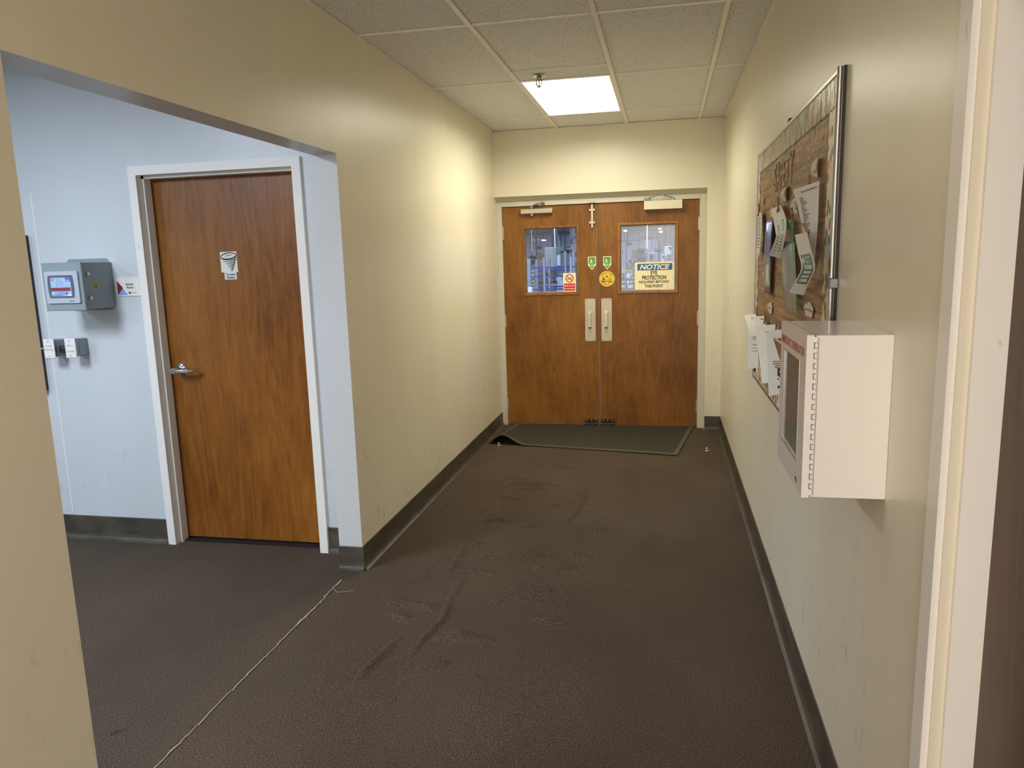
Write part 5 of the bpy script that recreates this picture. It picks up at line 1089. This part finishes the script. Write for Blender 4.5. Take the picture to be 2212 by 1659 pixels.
MB().box(-0.98, -0.50, 35.98, 36.08, 2.31, 2.40, 0.006).add('beam', s_dgrey, t); MB().box(-0.84, -0.70, 35.97, 36.0, 1.72, 2.31, 0.004).add('panel', s_white, t)
def hibay(x, y, z, label):
    t_ = thing('shop_light', (x, y, z), label, 'light fixture'); MB().box(x - 0.09, x + 0.09, y, y + 1.2, z, z + 0.05, 0.01).add('housing', s_lgrey, t_); MB().box(x - 0.08, x + 0.08, y + 0.01, y + 1.19, z - 0.012, z + 0.001).add('lens', mat('shop_lamp_lens', BW(0.8), 0.4, 0, (0.9, 0.95, 1, 1), 12.0) if 'shop_lamp_lens' not in bpy.data.materials else bpy.data.materials['shop_lamp_lens'], t_)
    MB().cyl((x, y + 0.6, z + 0.05), (x, y + 0.6, 3.29), 0.008, 0.008, 6).add('hanger', s_dgrey, t_)
hibay(-2.10, 40, 2.88, 'lit shop ceiling fixture at the left of the right glass'); hibay(-0.30, 40, 2.93, 'upper lit shop ceiling fixture at the right of the right glass'); hibay(-0.24, 38, 2.72, 'lower lit shop ceiling fixture at the right of the right glass'); hibay(-6.6, 40, 2.55, 'lit shop fixture seen above the vent in the left glass')
t = thing('wall_duct', (-1.13, 40.0, 2.46), 'long flat dark duct under the shop roof in the right glass', 'duct'); MB().box(-1.62, -0.66, 40.0, 40.4, 2.46, 2.56, 0.01).add('duct', s_dgrey, t)
for x in (-1.5, -0.8): MB().cyl((x, 40.2, 2.56), (x, 40.2, 3.29), 0.008, 0.008, 6).add('hanger', s_dgrey, t)
t = thing('parts_bench', (-0.72, 15.3, 0), 'grey bench holding metal bins below the wire cart', 'bench')
MB().box(-0.95, -0.55, 15.0, 15.6, 1.08, 1.11, 0.004).add('top', s_dgrey, t); MB().box(-0.95, -0.55, 15.0, 15.6, 0.88, 0.91, 0.004).add('shelf', s_dgrey, t)
for x in (-0.94, -0.59): MB().box(x, x + 0.03, 15.02, 15.06, 0, 1.08).add('leg', s_grey, t)
for k, (x, z, w_, m_, lb) in enumerate(((-0.775, 1.111, 0.10, s_lgrey, 'bright metal bin on the bench top beside the NOTICE sign'), (-0.90, 1.111, 0.08, s_dgrey, 'dark bin on the bench top at its left end'), (-0.89, 0.911, 0.12, s_grey, 'grey bin on the bench shelf at its left end'), (-0.75, 0.911, 0.12, s_lgrey, 'bright metal bin on the bench shelf under the NOTICE sign'))):
    b = MB(); b.box(x, x + w_, 15.05, 15.35, z, z + 0.01); 
    for q in ((x, x + 0.008, 15.05, 15.35), (x + w_ - 0.008, x + w_, 15.05, 15.35), (x, x + w_, 15.05, 15.058), (x, x + w_, 15.342, 15.35)): b.box(q[0], q[1], q[2], q[3], z, z + (0.10 if q[2] > 15.2 else 0.085))
    o = b.add('metal_bin', m_); tag(o, lb, 'bin'); MB().box(x + w_ * 0.3, x + w_ * 0.7, 15.042, 15.05, z + 0.05, z + 0.065, 0.002).add('label_holder', s_white, o)
t = thing('safety_bar', (-0.8, 16.0, 1.24), 'thin yellow barrier bar crossing at the left of the right glass', 'barrier'); MB().cyl((-0.90, 16, 1.258), (-0.70, 16, 1.255), 0.010, 0.010, 10).add('bar', s_yel, t)
for x in (-0.90, -0.70): MB().cyl((x, 16, 0), (x, 16, 1.27), 0.012, 0.012, 10).add('post', s_yel, t)
t = thing('hose_hoop', (-0.765, 16.4, 0), 'dark hose hoop on a post below the wire cart shelf', 'hose')
MB().tube([(-0.80 + 0.0, 16.4, 1.23), (-0.81, 16.4, 1.38), (-0.79, 16.4, 1.45), (-0.765, 16.4, 1.47), (-0.74, 16.4, 1.45), (-0.72, 16.4, 1.38), (-0.73, 16.4, 1.23)], 0.012, 8).add('hose', s_black, t); MB().cyl((-0.765, 16.42, 0), (-0.765, 16.42, 1.46), 0.012, 0.012, 8).add('post', s_dgrey, t)
for (x0, x1, z0, z1, lb) in ((-0.60, -0.49, 1.55, 1.66, 'lower white notice card above the NOTICE sign'), (-0.49, -0.41, 1.64, 1.77, 'upper tilted white notice card above the NOTICE sign')):
    t = thing('notice_card', ((x0 + x1) / 2, 22.0, z0), lb, 'card'); MB().box(x0, x1, 22.0, 22.01, z0, z1, 0.002).add('card', s_white, t); MB().cyl(((x0 + x1) / 2, 22.03, 0), ((x0 + x1) / 2, 22.03, z1), 0.008, 0.008, 8).add('post', s_dgrey, t)
    MB().box(x0 + 0.02, x1 - 0.03, 21.995, 22.0, z0 + 0.04, z0 + 0.07).add('print', s_dgrey, t)
post(-1.10, 20.0, 0.010, 1.8, 3.29, s_white, 'white drop pipe near the left edge of the right glass', -1.13); post(-1.00, 20.2, 0.012, 1.8, 3.29, s_dgrey, 'dark drop cable next to the white drop pipe in the right glass'); post(-0.21, 20.0, 0.008, 1.95, 3.29, s_dgrey, 'dark drop cable above the black chute'); post(0.0, 20.0, 0.009, 1.79, 3.29, s_dgrey, 'dark drop cable above the white machine cabinet', -0.01); post(0.05, 20.4, 0.007, 2.0, 3.29, s_white, 'white drop cable right of the dark one over the white machine'); post(-0.62, 26.0, 0.02, 1.8, 3.29, s_white, 'white drop pipe in the middle of the right glass')
t = thing('overhead_pipe', (-1.05, 30.0, 2.13), 'long thin dark overhead pipe crossing the right glass', 'pipe'); MB().tube([(-1.9, 30, 2.14), (-1.3, 30, 2.16), (-0.7, 30, 2.19), (-0.40, 30, 2.20)], 0.014, 8).add('pipe', s_dgrey, t)
for x in (-1.6, -0.6): MB().cyl((x, 30, 2.17), (x, 30, 3.29), 0.006, 0.006, 6).add('hanger', s_dgrey, t)
